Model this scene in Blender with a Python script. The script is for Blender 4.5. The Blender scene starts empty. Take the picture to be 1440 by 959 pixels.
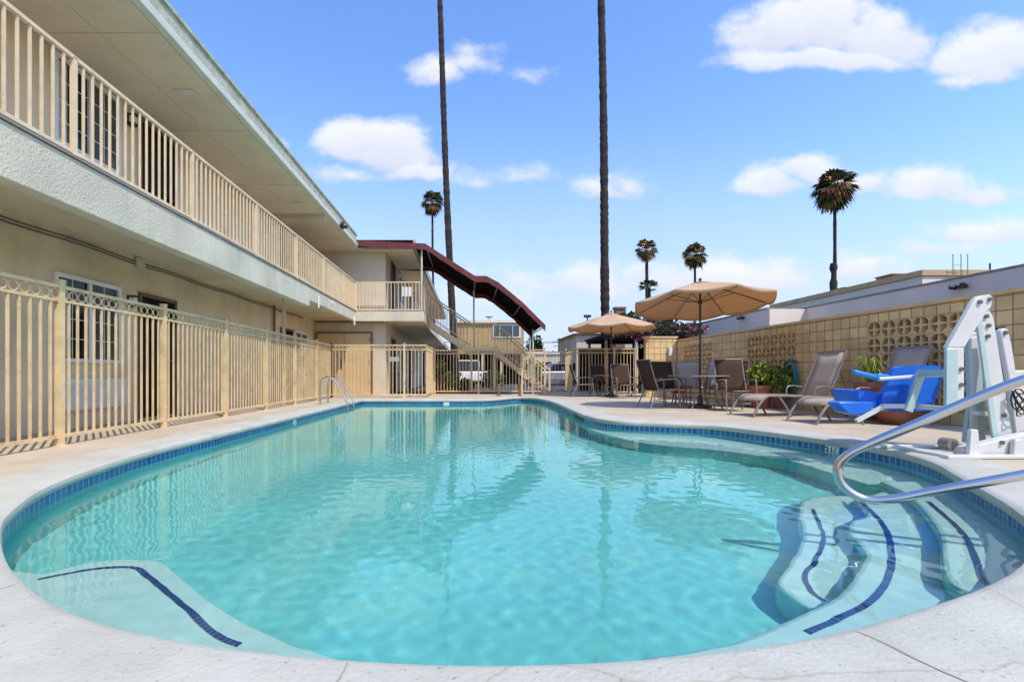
import bpy, bmesh, math, random
from mathutils import Vector, Matrix, noise as NZ
from mathutils.geometry import tessellate_polygon
SC = bpy.context.scene
COL = SC.collection
R = math.radians
F, H, CX, CY = 680.0, 0.75, 662.0, 526.0     # focal length in photo pixels, eye height, vanishing point
ZW = -0.14                                   # water level

def P(px, py, Y):            # a point at depth Y that the photo shows at px, py
    return Vector(((px-CX)/F*Y, Y, H+(CY-py)/F*Y))
def G(px, py, z=0.0):        # a point at height z
    Y = F*(H-z)/(py-CY)
    return Vector(((px-CX)/F*Y, Y, z))
def U(px, py, z):            # the same under water, bent at the surface
    w = G(px, py, ZW); d = math.hypot(w.x, w.y)
    s = d/math.hypot(d, H-ZW)/1.33
    t = s/math.sqrt(1-s*s)*(ZW-z)
    return Vector((w.x+w.x/d*t, w.y+w.y/d*t, z))

# ------------------------------------------------------------------ materials
def nodes(m):
    m.use_nodes = True
    return m.node_tree, m.node_tree.nodes['Principled BSDF']
def mat(name, col, rough=.7, var=.12, vscale=3.0, bump=0.0, bscale=40.0, metal=0.0, col2=None, spec=.5, detail=4.0, stretch=None, trans=0):
    m = bpy.data.materials.new(name); nt, b = nodes(m); L = nt.links
    b.inputs['Roughness'].default_value = rough
    b.inputs['Metallic'].default_value = metal
    b.inputs['Specular IOR Level'].default_value = spec
    tc = nt.nodes.new('ShaderNodeTexCoord'); src = tc.outputs['Object']
    if stretch:
        mp = nt.nodes.new('ShaderNodeMapping'); mp.inputs['Scale'].default_value = stretch
        L.new(src, mp.inputs[0]); src = mp.outputs[0]
    n = nt.nodes.new('ShaderNodeTexNoise'); n.inputs['Scale'].default_value = vscale; n.inputs['Detail'].default_value = detail
    L.new(src, n.inputs['Vector'])
    rp = nt.nodes.new('ShaderNodeValToRGB')
    c2 = col2 or tuple(c*(1-var) for c in col)
    c1 = col if col2 else tuple(min(1, c*(1+var*.6)) for c in col)
    rp.color_ramp.elements[0].position = .35; rp.color_ramp.elements[1].position = .65
    rp.color_ramp.elements[0].color = (*c2, 1); rp.color_ramp.elements[1].color = (*c1, 1)
    L.new(n.outputs['Fac'], rp.inputs[0]); L.new(rp.outputs[0], b.inputs['Base Color'])
    if bump:
        n2 = nt.nodes.new('ShaderNodeTexNoise'); n2.inputs['Scale'].default_value = bscale; n2.inputs['Detail'].default_value = 5
        L.new(src, n2.inputs['Vector'])
        bp = nt.nodes.new('ShaderNodeBump'); bp.inputs['Strength'].default_value = bump; bp.inputs['Distance'].default_value = .02
        L.new(n2.outputs['Fac'], bp.inputs['Height']); L.new(bp.outputs[0], b.inputs['Normal'])
    return m
M = {}
M['stucco'] = mat('stucco', (.66,.56,.42), .9, .08, 1.5, .35, 60)
M['stucco_light'] = mat('stucco_light', (.67,.59,.44), .9, .12, 1.2, .6, 45)
M['stucco_wall'] = mat('stucco_wall', (.80,.64,.44), .9, .10, 1.2, .4, 60)
M['soffit'] = mat('soffit', (.76,.635,.47), .9, .08, .8, .3, 50)
M['cream_metal'] = mat('cream_metal', (.75,.545,.29), .5, .14, 5, .1, 30)
M['cream_rail'] = mat('cream_rail', (.78,.60,.38), .45, .10, 5, .1, 30)
M['gutter'] = mat('gutter', (.66,.66,.54), .5, .08, 3)
M['fascia'] = mat('fascia', (.46,.46,.34), .8, .18, 6, .5, 25)
M['roof_tile'] = mat('roof_tile', (.46,.42,.35), .9, .2, 3, .5, 20)
M['door_dark'] = mat('door_dark', (.012,.007,.006), .6, .2, 3, spec=.15)
M['door_tan'] = mat('door_tan', (.62,.43,.21), .6, .08, 2, .1, 20)
M['trim_brown'] = mat('trim_brown', (.22,.125,.07), .6, .15, 4, spec=.2)
M['white_paint'] = mat('white_paint', (.80,.80,.77), .5, .05, 4)
M['glass_dark'] = mat('glass_dark', (.008,.009,.01), .06, .2, 2, spec=.35)
M['glass_grey'] = mat('glass_grey', (.07,.09,.10), .08, .2, 2, spec=.4)
M['curtain'] = mat('curtain', (.45,.42,.36), .9, .2, 12, stretch=(6,6,.6))
M['black_metal'] = mat('black_metal', (.02,.02,.02), .45, .2, 5)
M['maroon'] = mat('maroon', (.15,.028,.028), .75, .2, 8, .2, 25)
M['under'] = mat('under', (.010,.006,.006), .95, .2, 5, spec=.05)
M['step_red'] = mat('step_red', (.30,.13,.08), .8, .2, 5)
M['deck'] = mat('deck', (.58,.475,.335), .85, .0, 1.3, .25, 90, col2=(.48,.385,.27), detail=9)
M['asphalt'] = mat('asphalt', (.075,.072,.07), .9, .2, .8, .3, 60)
M['concrete'] = mat('concrete', (.36,.34,.31), .9, .15, 1, .3, 60)
M['grey_siding'] = mat('grey_siding', (.55,.36,.16), .8, .15, 4, stretch=(8,8,.2))
M['lavender'] = mat('lavender', (.78,.65,.57), .9, .06, .7, .2, 40)
M['white_wall'] = mat('white_wall', (.80,.68,.54), .9, .06, .7, .2, 40)
M['parapet'] = mat('parapet', (.58,.38,.20), .8, .15, 2)
M['beige_wall'] = mat('beige_wall', (.62,.53,.40), .9, .1, .7, .2, 40)
M['umbrella'] = mat('umbrella', (.75,.54,.33), .85, .08, 2, .1, 60)
def cloth(m):
    nt = m.node_tree; b = nt.nodes['Principled BSDF']; o = [x for x in nt.nodes if x.type == 'OUTPUT_MATERIAL'][0]
    t = nt.nodes.new('ShaderNodeBsdfTranslucent'); t.inputs[0].default_value = (.80,.48,.22,1); mx = nt.nodes.new('ShaderNodeMixShader'); mx.inputs[0].default_value = .38
    nt.links.new(b.outputs[0], mx.inputs[1]); nt.links.new(t.outputs[0], mx.inputs[2]); nt.links.new(mx.outputs[0], o.inputs[0])
cloth(M['umbrella'])
M['pole_dark'] = mat('pole_dark', (.05,.04,.035), .35, .1, 4)
M['frame_taupe'] = mat('frame_taupe', (.27,.22,.185), .4, .12, 6)
M['sling'] = mat('sling', (.075,.045,.032), .9, .25, 90, .2, 200, spec=.1)
M['sling_light'] = mat('sling_light', (.47,.355,.27), .9, .22, 90, .2, 200, spec=.1)
M['sling_lit'] = mat('sling_lit', (.52,.50,.50), .8, .15, 90, .2, 200)  # brown sling in sunlight, the lit tone put into its colour
M['table_top'] = mat('table_top', (.25,.26,.27), .12, .15, 3)
M['chrome'] = mat('chrome', (.66,.63,.60), .22, .08, 3, metal=1.0)
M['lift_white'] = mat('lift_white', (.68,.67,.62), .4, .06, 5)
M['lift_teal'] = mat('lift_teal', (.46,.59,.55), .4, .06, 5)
M['seat_blue'] = mat('seat_blue', (.02,.16,.68), .3, .1, 4)
M['bolt'] = mat('bolt', (.22,.21,.2), .4, .2, 5, metal=.7)
M['terracotta'] = mat('terracotta', (.50,.16,.07), .8, .15, 6, .1, 30)
M['pot_brown'] = mat('pot_brown', (.26,.10,.06), .8, .2, 6, .1, 30)
M['red'] = mat('red', (.55,.06,.05), .5, .1, 4)
M['soil'] = mat('soil', (.07,.045,.03), .95, .3, 10)
M['hose'] = mat('hose', (.02,.24,.22), .4, .15, 9)
M['leaf'] = mat('leaf', (.09,.17,.03), .6, .4, 5)
M['leaf_dark'] = mat('leaf_dark', (.025,.055,.018), .7, .4, 3, spec=.2)
M['leaf_yellow'] = mat('leaf_yellow', (.42,.46,.05), .6, .3, 5)
M['pink_flower'] = mat('pink_flower', (.45,.08,.16), .6, .3, 5)
M['palm_green'] = mat('palm_green', (.07,.085,.028), .7, .4, 2, spec=.2)
M['palm_dead'] = mat('palm_dead', (.36,.17,.07), .8, .5, 1.5, spec=.2)
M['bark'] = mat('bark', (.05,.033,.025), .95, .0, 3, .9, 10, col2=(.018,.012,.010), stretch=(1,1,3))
M['bark_far'] = mat('bark_far', (.035,.026,.02), .95, .3, 2)
M['car_white'] = mat('car_white', (.75,.75,.73), .25, .03, 2)
M['car_silver'] = mat('car_silver', (.45,.46,.48), .25, .05, 2, metal=.4)
M['tyre'] = mat('tyre', (.02,.02,.02), .8, .2, 4)
M['tail_red'] = mat('tail_red', (.4,.02,.02), .3, .1, 4)
M['brick'] = mat('brick', (.22,.12,.08), .9, .25, 6)
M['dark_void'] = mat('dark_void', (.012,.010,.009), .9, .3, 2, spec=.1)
M['breeze'] = mat('breeze', (.80,.55,.27), .9, .18, 4, .3, 60)
M['trim_joint'] = mat('trim_joint', (.38,.345,.28), .9, .3, 8)
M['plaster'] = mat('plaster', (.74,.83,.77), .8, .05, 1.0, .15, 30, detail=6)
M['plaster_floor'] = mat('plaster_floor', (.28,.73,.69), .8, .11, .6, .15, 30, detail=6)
M['line_tile'] = mat('line_tile', (.02,.06,.30), .3, .3, 25)
M['tile_white'] = mat('tile_white', (.75,.78,.74), .25, .04, 8)
M['ink'] = mat('ink', (.01,.012,.02), .4, .1, 8)

def wear(m, col, scale, lo, hi, amount, stretch=(1,1,1)):     # patches of dirt or rust with a shape of their own
    nt = m.node_tree; b = nt.nodes['Principled BSDF']; L = nt.links; src = b.inputs['Base Color'].links[0].from_socket
    tc = nt.nodes.new('ShaderNodeTexCoord'); mp = nt.nodes.new('ShaderNodeMapping'); mp.inputs['Scale'].default_value = stretch
    n = nt.nodes.new('ShaderNodeTexNoise'); n.inputs['Scale'].default_value = scale; n.inputs['Detail'].default_value = 8; n.inputs['Roughness'].default_value = .65
    mr = nt.nodes.new('ShaderNodeMapRange'); mr.inputs[1].default_value = lo; mr.inputs[2].default_value = hi; mr.inputs[4].default_value = amount
    mx = nt.nodes.new('ShaderNodeMix'); mx.data_type = 'RGBA'; mx.inputs[7].default_value = (*col, 1)
    L.new(tc.outputs['Object'], mp.inputs[0]); L.new(mp.outputs[0], n.inputs[0]); L.new(n.outputs[0], mr.inputs[0]); L.new(mr.outputs[0], mx.inputs[0]); L.new(src, mx.inputs[6]); L.new(mx.outputs[2], b.inputs['Base Color'])
wear(M['cream_metal'], (.42,.22,.10), 3.5, .56, .74, .7)
wear(M['cream_rail'], (.45,.27,.15), 3.5, .58, .76, .6)
wear(M['stucco_light'], (.36,.32,.24), 1.6, .50, .78, .55, (1,2.5,.35))
wear(M['stucco_wall'], (.42,.32,.22), 1.3, .50, .80, .5, (1,1.5,.4))
wear(M['soffit'], (.44,.35,.25), 1.1, .50, .78, .45)
wear(M['deck'], (.33,.25,.18), 1.1, .50, .75, .45)
wear(M['deck'], (.25,.19,.14), 9, .62, .72, .5)
wear(M['breeze'], (.38,.25,.13), 2, .45, .75, .5)
wear(M['white_wall'], (.5,.42,.33), .8, .5, .8, .4, (1,1,.3))
wear(M['lavender'], (.48,.42,.40), .8, .5, .8, .4, (1,1,.3))
wear(M['lift_white'], (.40,.33,.26), 7, .60, .75, .5)
def coping_material():
    m = bpy.data.materials.new('coping'); nt, b = nodes(m); L = nt.links; N = nt.nodes.new
    tc = N('ShaderNodeTexCoord')
    a = N('ShaderNodeTexNoise'); a.inputs['Scale'].default_value = 2.2; a.inputs['Detail'].default_value = 9; a.inputs['Roughness'].default_value = .65
    L.new(tc.outputs['Object'], a.inputs[0])
    r = N('ShaderNodeValToRGB'); r.color_ramp.elements[0].position = .3; r.color_ramp.elements[1].position = .62
    r.color_ramp.elements[0].color = (.44,.42,.335,1); r.color_ramp.elements[1].color = (.56,.535,.445,1)
    L.new(a.outputs[0], r.inputs[0])
    s = N('ShaderNodeTexNoise'); s.inputs['Scale'].default_value = 45; s.inputs['Detail'].default_value = 3
    L.new(tc.outputs['Object'], s.inputs[0])
    sr = N('ShaderNodeValToRGB'); sr.color_ramp.elements[0].position = .25; sr.color_ramp.elements[1].position = .36
    sr.color_ramp.elements[0].color = (.62,.56,.48,1); sr.color_ramp.elements[1].color = (1,1,1,1)
    L.new(s.outputs[0], sr.inputs[0])
    v = N('ShaderNodeTexVoronoi'); v.feature = 'DISTANCE_TO_EDGE'; v.inputs['Scale'].default_value = .55
    d = N('ShaderNodeTexNoise'); d.inputs['Scale'].default_value = 5; d.inputs['Detail'].default_value = 6
    L.new(tc.outputs['Object'], d.inputs[0])
    ad = N('ShaderNodeVectorMath'); ad.operation = 'MULTIPLY_ADD'; ad.inputs[1].default_value = (.12,.12,.12)
    L.new(d.outputs['Color'], ad.inputs[0]); L.new(tc.outputs['Object'], ad.inputs[2]); L.new(ad.outputs[0], v.inputs['Vector'])
    cr = N('ShaderNodeValToRGB'); cr.color_ramp.elements[0].position = .0; cr.color_ramp.elements[1].position = .004
    cr.color_ramp.elements[0].color = (.82,.77,.70,1); cr.color_ramp.elements[1].color = (1,1,1,1)
    L.new(v.outputs['Distance'], cr.inputs[0])
    m1 = N('ShaderNodeMix'); m1.data_type = 'RGBA'; m1.blend_type = 'MULTIPLY'; m1.inputs[0].default_value = 1
    L.new(r.outputs[0], m1.inputs[6]); L.new(sr.outputs[0], m1.inputs[7])
    m2 = N('ShaderNodeMix'); m2.data_type = 'RGBA'; m2.blend_type = 'MULTIPLY'; m2.inputs[0].default_value = 1
    L.new(m1.outputs[2], m2.inputs[6]); L.new(cr.outputs[0], m2.inputs[7]); L.new(m2.outputs[2], b.inputs['Base Color'])
    b.inputs['Roughness'].default_value = .7
    bp = N('ShaderNodeBump'); bp.inputs['Strength'].default_value = .35; bp.inputs['Distance'].default_value = .01
    n2 = N('ShaderNodeTexNoise'); n2.inputs['Scale'].default_value = 70; n2.inputs['Detail'].default_value = 6
    L.new(tc.outputs['Object'], n2.inputs[0]); L.new(n2.outputs[0], bp.inputs['Height']); L.new(bp.outputs[0], b.inputs['Normal'])
    return m

M['coping'] = coping_material()

def grid_material(name, c1, c2, mortar, w, h, ms, use_uv=False, axes='XZ', bump=.6, rough=.7, squash=.03):
    m = bpy.data.materials.new(name); nt, b = nodes(m); L = nt.links; N = nt.nodes.new
    tc = N('ShaderNodeTexCoord')
    if use_uv: src = tc.outputs['UV']
    else:
        sp = N('ShaderNodeSeparateXYZ'); cb = N('ShaderNodeCombineXYZ')
        L.new(tc.outputs['Object'], sp.inputs[0]); L.new(sp.outputs[axes[0]], cb.inputs[0]); L.new(sp.outputs[axes[1]], cb.inputs[1]); src = cb.outputs[0]
    t = N('ShaderNodeTexBrick'); t.offset = 0; t.squash = 1
    t.inputs['Color1'].default_value = (*c1, 1); t.inputs['Color2'].default_value = (*c2, 1); t.inputs['Mortar'].default_value = (*mortar, 1)
    t.inputs['Scale'].default_value = 1; t.inputs['Mortar Size'].default_value = ms; t.inputs['Mortar Smooth'].default_value = .1
    t.inputs['Brick Width'].default_value = w; t.inputs['Row Height'].default_value = h
    L.new(src, t.inputs['Vector'])
    n = N('ShaderNodeTexNoise'); n.inputs['Scale'].default_value = 3; n.inputs['Detail'].default_value = 6; L.new(tc.outputs['Object'], n.inputs[0])
    mr = N('ShaderNodeMapRange'); mr.inputs[1].default_value = .3; mr.inputs[2].default_value = .7; mr.inputs[3].default_value = .82; mr.inputs[4].default_value = 1.08
    L.new(n.outputs[0], mr.inputs[0])
    mx = N('ShaderNodeVectorMath'); mx.operation = 'SCALE'; L.new(t.outputs['Color'], mx.inputs[0]); L.new(mr.outputs[0], mx.inputs['Scale'])
    L.new(mx.outputs[0], b.inputs['Base Color']); b.inputs['Roughness'].default_value = rough
    bp = N('ShaderNodeBump'); bp.invert = True; bp.inputs['Strength'].default_value = bump; bp.inputs['Distance'].default_value = .01
    L.new(t.outputs['Fac'], bp.inputs['Height']); L.new(bp.outputs[0], b.inputs['Normal'])
    return m
M['block'] = grid_material('block', (.90,.62,.29), (.76,.51,.23), (.34,.21,.11), .2, .2, .008, bump=.8)
wear(M['block'], (.40,.26,.13), 1.5, .46, .74, .55, (1,1,.8))

M['pool_tile'] = grid_material('pool_tile', (.015,.11,.33), (.035,.21,.45), (.26,.46,.56), .076, .3, .007, use_uv=True, rough=.25, bump=.3)
M['line_mosaic'] = grid_material('line_mosaic', (.005,.02,.17), (.01,.04,.24), (.08,.16,.32), .03, .2, .004, use_uv=True, rough=.3, bump=.2)

def water_material():
    m = bpy.data.materials.new('water'); m.use_nodes = True; nt = m.node_tree; nt.nodes.clear(); L = nt.links
    out = nt.nodes.new('ShaderNodeOutputMaterial'); g = nt.nodes.new('ShaderNodeBsdfGlass')
    g.inputs['IOR'].default_value = 1.33; g.inputs['Roughness'].default_value = 0; g.inputs['Color'].default_value = (.80,.98,.95,1)
    L.new(g.outputs[0], out.inputs[0]); return m
M['water'] = water_material()

# ------------------------------------------------------------------ mesh helpers
def wloc(o):
    v = Vector((0,0,0))
    while o: v += o.location; o = o.parent
    return v
class MB:
    def __init__(s): s.v = []; s.f = []; s.mi = []; s.uv = {}
    def add(s, v, f, mi=0):
        b = len(s.v); s.v += [Vector(p) for p in v]; s.f += [tuple(b+i for i in q) for q in f]; s.mi += [mi]*len(f); return s
    def box(s, a, b, mi=0):
        a, b = [min(p,q) for p,q in zip(a,b)], [max(p,q) for p,q in zip(a,b)]
        v = [(x,y,z) for x in (a[0],b[0]) for y in (a[1],b[1]) for z in (a[2],b[2])]
        return s.add(v, [(0,1,3,2),(4,6,7,5),(0,4,5,1),(2,3,7,6),(0,2,6,4),(1,5,7,3)], mi)
    def beam(s, a, b, w, h, up=(0,0,1), mi=0):       # square bar from a to b
        a, b = Vector(a), Vector(b); d = (b-a).normalized(); u = Vector(up)
        if abs(d.dot(u)) > .98: u = Vector((1,0,0))
        x = d.cross(u).normalized()*w/2; y = x.cross(d).normalized()*h/2
        v = [p+sx*x+sy*y for p in (a,b) for sx,sy in ((-1,-1),(1,-1),(1,1),(-1,1))]
        return s.add(v, [(3,2,1,0),(4,5,6,7),(0,1,5,4),(1,2,6,5),(2,3,7,6),(3,0,4,7)], mi)
    def tube(s, pts, r, n=10, cap=True, mi=0, closed=False):
        pts = [Vector(p) for p in pts]; k = len(pts); rs = r if isinstance(r, (list,tuple)) else [r]*k
        ref = None; rings = []
        for i,p in enumerate(pts):
            if closed: d = pts[(i+1)%k]-pts[i-1]
            else: d = pts[min(i+1,k-1)]-pts[max(i-1,0)]
            d.normalize()
            if ref is None:
                ref = Vector((0,0,1)) if abs(d.z) < .9 else Vector((1,0,0))
            x = d.cross(ref)
            if x.length < 1e-4: x = d.cross(Vector((0,1,0)))
            x.normalize(); y = x.cross(d).normalized(); ref = y
            rings.append([p+rs[i]*(math.cos(2*math.pi*j/n)*x+math.sin(2*math.pi*j/n)*y) for j in range(n)])
        v = [q for rg in rings for q in rg]; f = []
        for i in range(k if closed else k-1):
            i2 = (i+1)%k
            for j in range(n): f.append((i*n+j, i*n+(j+1)%n, i2*n+(j+1)%n, i2*n+j))
        if cap and not closed: f += [tuple(reversed(range(n))), tuple((k-1)*n+j for j in range(n))]
        return s.add(v, f, mi)
    def prism(s, pts, vec, mi=0):                    # planar polygon pushed along vec
        pts = [Vector(p) for p in pts]; vec = Vector(vec); n = len(pts)
        nrm = Vector((0,0,0))
        for i in range(n): nrm += pts[i].cross(pts[(i+1)%n])
        if nrm.dot(vec) > 0: pts.reverse()
        tri = tessellate_polygon([pts])
        ok = []
        for t in tri:
            t = tuple(t); c = (pts[t[1]]-pts[t[0]]).cross(pts[t[2]]-pts[t[0]])
            ok.append(t if c.dot(vec) < 0 else t[::-1])
        f = ok + [tuple(n+i for i in reversed(t)) for t in ok]
        f += [(i, n+i, n+(i+1)%n, (i+1)%n)[::1] for i in range(n)]
        f = f[:2*len(ok)] + [(( i+1)%n, n+(i+1)%n, n+i, i)[::1] for i in range(n)]
        return s.add(pts+[p+vec for p in pts], f, mi)
    def lathe(s, prof, c=(0,0,0), n=20, mi=0):
        c = Vector(c); k = len(prof)
        v = [c+Vector((r*math.cos(2*math.pi*j/n), r*math.sin(2*math.pi*j/n), z)) for r,z in prof for j in range(n)]
        f = [(i*n+j, i*n+(j+1)%n, (i+1)*n+(j+1)%n, (i+1)*n+j) for i in range(k-1) for j in range(n)]
        return s.add(v, f, mi)
    def sheet(s, rows, mi=0):
        k = len(rows[0]); v = [p for r in rows for p in r]
        return s.add(v, [(i*k+j, i*k+j+1, (i+1)*k+j+1, (i+1)*k+j) for i in range(len(rows)-1) for j in range(k-1)], mi)
    def build(s, name, mats, parent=None, smooth=True, recalc=False, bevel=0):
        me = bpy.data.meshes.new(name); off = wloc(parent) if parent else Vector((0,0,0))
        me.from_pydata([p-off for p in s.v], [], s.f)
        for m in (mats if isinstance(mats, (list,tuple)) else [mats]): me.materials.append(M[m] if isinstance(m, str) else m)
        if any(s.mi): me.polygons.foreach_set('material_index', s.mi)
        if recalc:
            bm = bmesh.new(); bm.from_mesh(me); bmesh.ops.recalc_face_normals(bm, faces=bm.faces); bm.to_mesh(me); bm.free()
        if smooth:
            me.polygons.foreach_set('use_smooth', [True]*len(me.polygons)); me.set_sharp_from_angle(angle=R(35))
        o = bpy.data.objects.new(name, me); COL.objects.link(o)
        if parent: o.parent = parent
        if bevel:
            bv = o.modifiers.new('bevel', 'BEVEL'); bv.width = bevel; bv.segments = 2; bv.limit_method = 'ANGLE'
        return o
def tag(o, label=None, cat=None, group=None, kind=None):
    if label: o['label'] = label
    if cat: o['category'] = cat
    if group: o['group'] = group
    if kind: o['kind'] = kind
    return o
def thing(name, label, cat, loc=(0,0,0), group=None):
    o = bpy.data.objects.new(name, None); COL.objects.link(o); o.location = loc; o.empty_display_size = .2
    return tag(o, label, cat, group)
def copy_tree(o, parent=None):
    c = o.copy(); COL.objects.link(c); c.parent = parent
    for ch in [x for x in bpy.data.objects if x.parent == o and x is not c]: copy_tree(ch, c)
    return c
def struct(o): o['kind'] = 'structure'; return o
def cat_rom(pts, n=8, closed=False):
    pts = [Vector(p) for p in pts]; out = []; k = len(pts)
    for i in range(k if closed else k-1):
        if closed: a,b,c,d = pts[i-1],pts[i],pts[(i+1)%k],pts[(i+2)%k]
        else: a,b,c,d = pts[max(i-1,0)],pts[i],pts[i+1],pts[min(i+2,k-1)]
        for j in range(n):
            t = j/n
            out.append(.5*((2*b)+(c-a)*t+(2*a-5*b+4*c-d)*t*t+(3*b-a-3*c+d)*t**3))
    if not closed: out.append(pts[-1])
    return out

# ------------------------------------------------------------------ camera, light, sky
cam = bpy.data.cameras.new('camera'); co = bpy.data.objects.new('camera', cam); COL.objects.link(co)
co.location = (0,0,H); co.rotation_euler = (math.pi/2,0,0)
cam.sensor_width = 36; cam.lens = 36*F/1440; cam.shift_x = (720-CX)/1440; cam.shift_y = (CY-479.5)/1440
cam.clip_start = .05; cam.clip_end = 3000; SC.camera = co
SUN = Vector((.79,-1,1.86)).normalized()
sl = bpy.data.lights.new('sun', 'SUN'); sl.energy = 3.7; sl.angle = R(.53); sl.color = (1,.955,.88)
so = bpy.data.objects.new('sun', sl); COL.objects.link(so); so.rotation_euler = SUN.to_track_quat('Z','Y').to_euler()
sl.cycles.is_caustics_light = True
W = bpy.data.worlds.new('World'); SC.world = W; W.use_nodes = True
def build_sky():
    nt = W.node_tree; L = nt.links; N = nt.nodes.new; bg = nt.nodes['Background']
    sk = N('ShaderNodeTexSky'); sk.sky_type = 'NISHITA'; sk.sun_disc = False
    sk.sun_elevation = math.asin(SUN.z); sk.sun_rotation = math.atan2(SUN.x, SUN.y)
    sk.air_density = 1.3; sk.dust_density = .6; sk.ozone_density = 2.5
    hs = N('ShaderNodeHueSaturation'); hs.inputs['Hue'].default_value = .512; hs.inputs['Saturation'].default_value = 1.22; hs.inputs['Value'].default_value = 2.06
    L.new(sk.outputs[0], hs.inputs['Color'])
    tc = N('ShaderNodeTexCoord'); sp = N('ShaderNodeSeparateXYZ'); L.new(tc.outputs['Generated'], sp.inputs[0])
    def mth(op, a, b=None, c=None):
        m = N('ShaderNodeMath'); m.operation = op
        for i, q in enumerate((a,b,c)):
            if q is None: continue
            if isinstance(q, (int,float)): m.inputs[i].default_value = q
            else: L.new(q, m.inputs[i])
        return m.outputs[0]
    ya = mth('MAXIMUM', mth('ABSOLUTE', sp.outputs[1]), .08)
    u = mth('DIVIDE', sp.outputs[0], ya); v = mth('DIVIDE', sp.outputs[2], ya)
    cb = N('ShaderNodeCombineXYZ'); L.new(u, cb.inputs[0]); L.new(v, cb.inputs[1])
    def noise(scale, detail, z, rough=.55):
        mp = N('ShaderNodeMapping'); mp.inputs['Location'].default_value = (0,0,z); mp.inputs['Scale'].default_value = (1,1.5,1)
        L.new(cb.outputs[0], mp.inputs[0])
        n = N('ShaderNodeTexNoise'); n.inputs['Scale'].default_value = scale; n.inputs['Detail'].default_value = detail; n.inputs['Roughness'].default_value = rough
        L.new(mp.outputs[0], n.inputs[0]); return n.outputs[0]
    n1 = noise(5, 3, 0); n2 = noise(5, 3, 7.3)
    uw = mth('ADD', u, mth('MULTIPLY_ADD', n1, .12, -.06)); vw = mth('ADD', v, mth('MULTIPLY_ADD', n2, .07, -.035))
    # lumps of cumulus: where they stand in the sky (px, py of the photo -> slope), size and weight
    CL = [(1095,48,70,48,1.1),(1165,40,75,52,1.2),(1240,55,75,42,1.1),(1160,82,140,24,.9),(1375,88,75,46,1.1),(1430,75,80,44,1.0),(1340,115,55,20,.6),
          (500,205,50,38,1.2),(548,212,55,44,1.35),(575,240,60,18,.7),(490,245,60,14,.5),(615,108,48,28,.75),(670,92,42,28,.65),(735,105,40,18,.25),
          (680,255,60,20,.45),(740,250,50,22,.42),(850,272,50,22,.7),(890,265,40,22,.7),(1080,262,50,28,.8),(1150,245,65,32,.85),(1215,262,60,28,.6),
          (1310,262,75,28,.8),(1375,272,60,18,.6),(1390,325,90,22,.75),(1040,395,120,40,.9),(950,398,90,28,.75),(800,405,120,30,.62),(700,425,90,22,.5),(1205,385,70,26,.8),(1310,350,80,20,.5),(400,205,18,14,.4),
          (250,420,130,40,.5),(1600,150,120,50,1),(1800,300,160,50,.9),(60,60,110,50,.9),(-200,200,150,60,.9)]
    Fa = None; Ta = None
    for (px,py,a,b,w) in CL:
        u0, v0 = (px-CX)/F, (CY-py)/F; a, b = a/F*1.38, b/F*1.38
        du = mth('MULTIPLY', mth('SUBTRACT', uw, u0), 1/a); dv = mth('MULTIPLY', mth('SUBTRACT', vw, v0), 1/b)
        low = mth('MINIMUM', dv, 0.0)
        d2 = mth('ADD', mth('MULTIPLY', du, du), mth('MULTIPLY', dv, dv))
        d2 = mth('ADD', d2, mth('MULTIPLY', mth('MULTIPLY', low, low), 2.2))
        f = mth('MULTIPLY', mth('SUBTRACT', 1.0, mth('SQRT', d2)), w)
        if Fa is None: Fa, Ta = f, dv
        else:
            g = mth('MINIMUM', mth('MAXIMUM', mth('MULTIPLY_ADD', mth('SUBTRACT', f, Fa), 3.0, .5), 0.0), 1.0)
            Ta = mth('ADD', mth('MULTIPLY', g, dv), mth('MULTIPLY', mth('SUBTRACT', 1.0, g), Ta))
            Fa = mth('MAXIMUM', Fa, f)
    nn = noise(8, 10, 2.0, .62)
    dens = mth('ADD', Fa, mth('MULTIPLY_ADD', nn, 1.35, -.72))
    mr = N('ShaderNodeMapRange'); mr.interpolation_type = 'SMOOTHSTEP'; mr.inputs[1].default_value = .0; mr.inputs[2].default_value = .55; mr.inputs[4].default_value = .93
    L.new(dens, mr.inputs[0])
    tb = N('ShaderNodeMapRange'); tb.inputs[1].default_value = -.5; tb.inputs[2].default_value = .45
    L.new(mth('ADD', Ta, mth('MULTIPLY_ADD', nn, 1.2, -.6)), tb.inputs[0])
    cc = N('ShaderNodeMix'); cc.data_type = 'RGBA'; L.new(tb.outputs[0], cc.inputs[0])
    cc.inputs[6].default_value = (5.2,5.55,6.6,1); cc.inputs[7].default_value = (6.9,7.05,7.3,1)
    # pale haze low in the sky
    hz = N('ShaderNodeMapRange'); hz.inputs[1].default_value = .0; hz.inputs[2].default_value = .55; hz.inputs[3].default_value = .88; hz.inputs[4].default_value = 0
    hz.interpolation_type = 'SMOOTHSTEP'
    L.new(v, hz.inputs[0])
    h2 = N('ShaderNodeMix'); h2.data_type = 'RGBA'; L.new(hz.outputs[0], h2.inputs[0]); L.new(hs.outputs[0], h2.inputs[6]); h2.inputs[7].default_value = (4.1,4.8,6.9,1)
    mx = N('ShaderNodeMix'); mx.data_type = 'RGBA'; L.new(mr.outputs[0], mx.inputs[0]); L.new(h2.outputs[2], mx.inputs[6]); L.new(cc.outputs[2], mx.inputs[7])
    L.new(mx.outputs[2], bg.inputs[0]); bg.inputs[1].default_value = .14
build_sky()
W.cycles.sampling_method = 'MANUAL'; W.cycles.sample_map_resolution = 512
vs = SC.view_settings; vs.view_transform = 'Standard'; vs.look = 'None'; vs.gamma = 1; vs.exposure = 0.0
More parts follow.
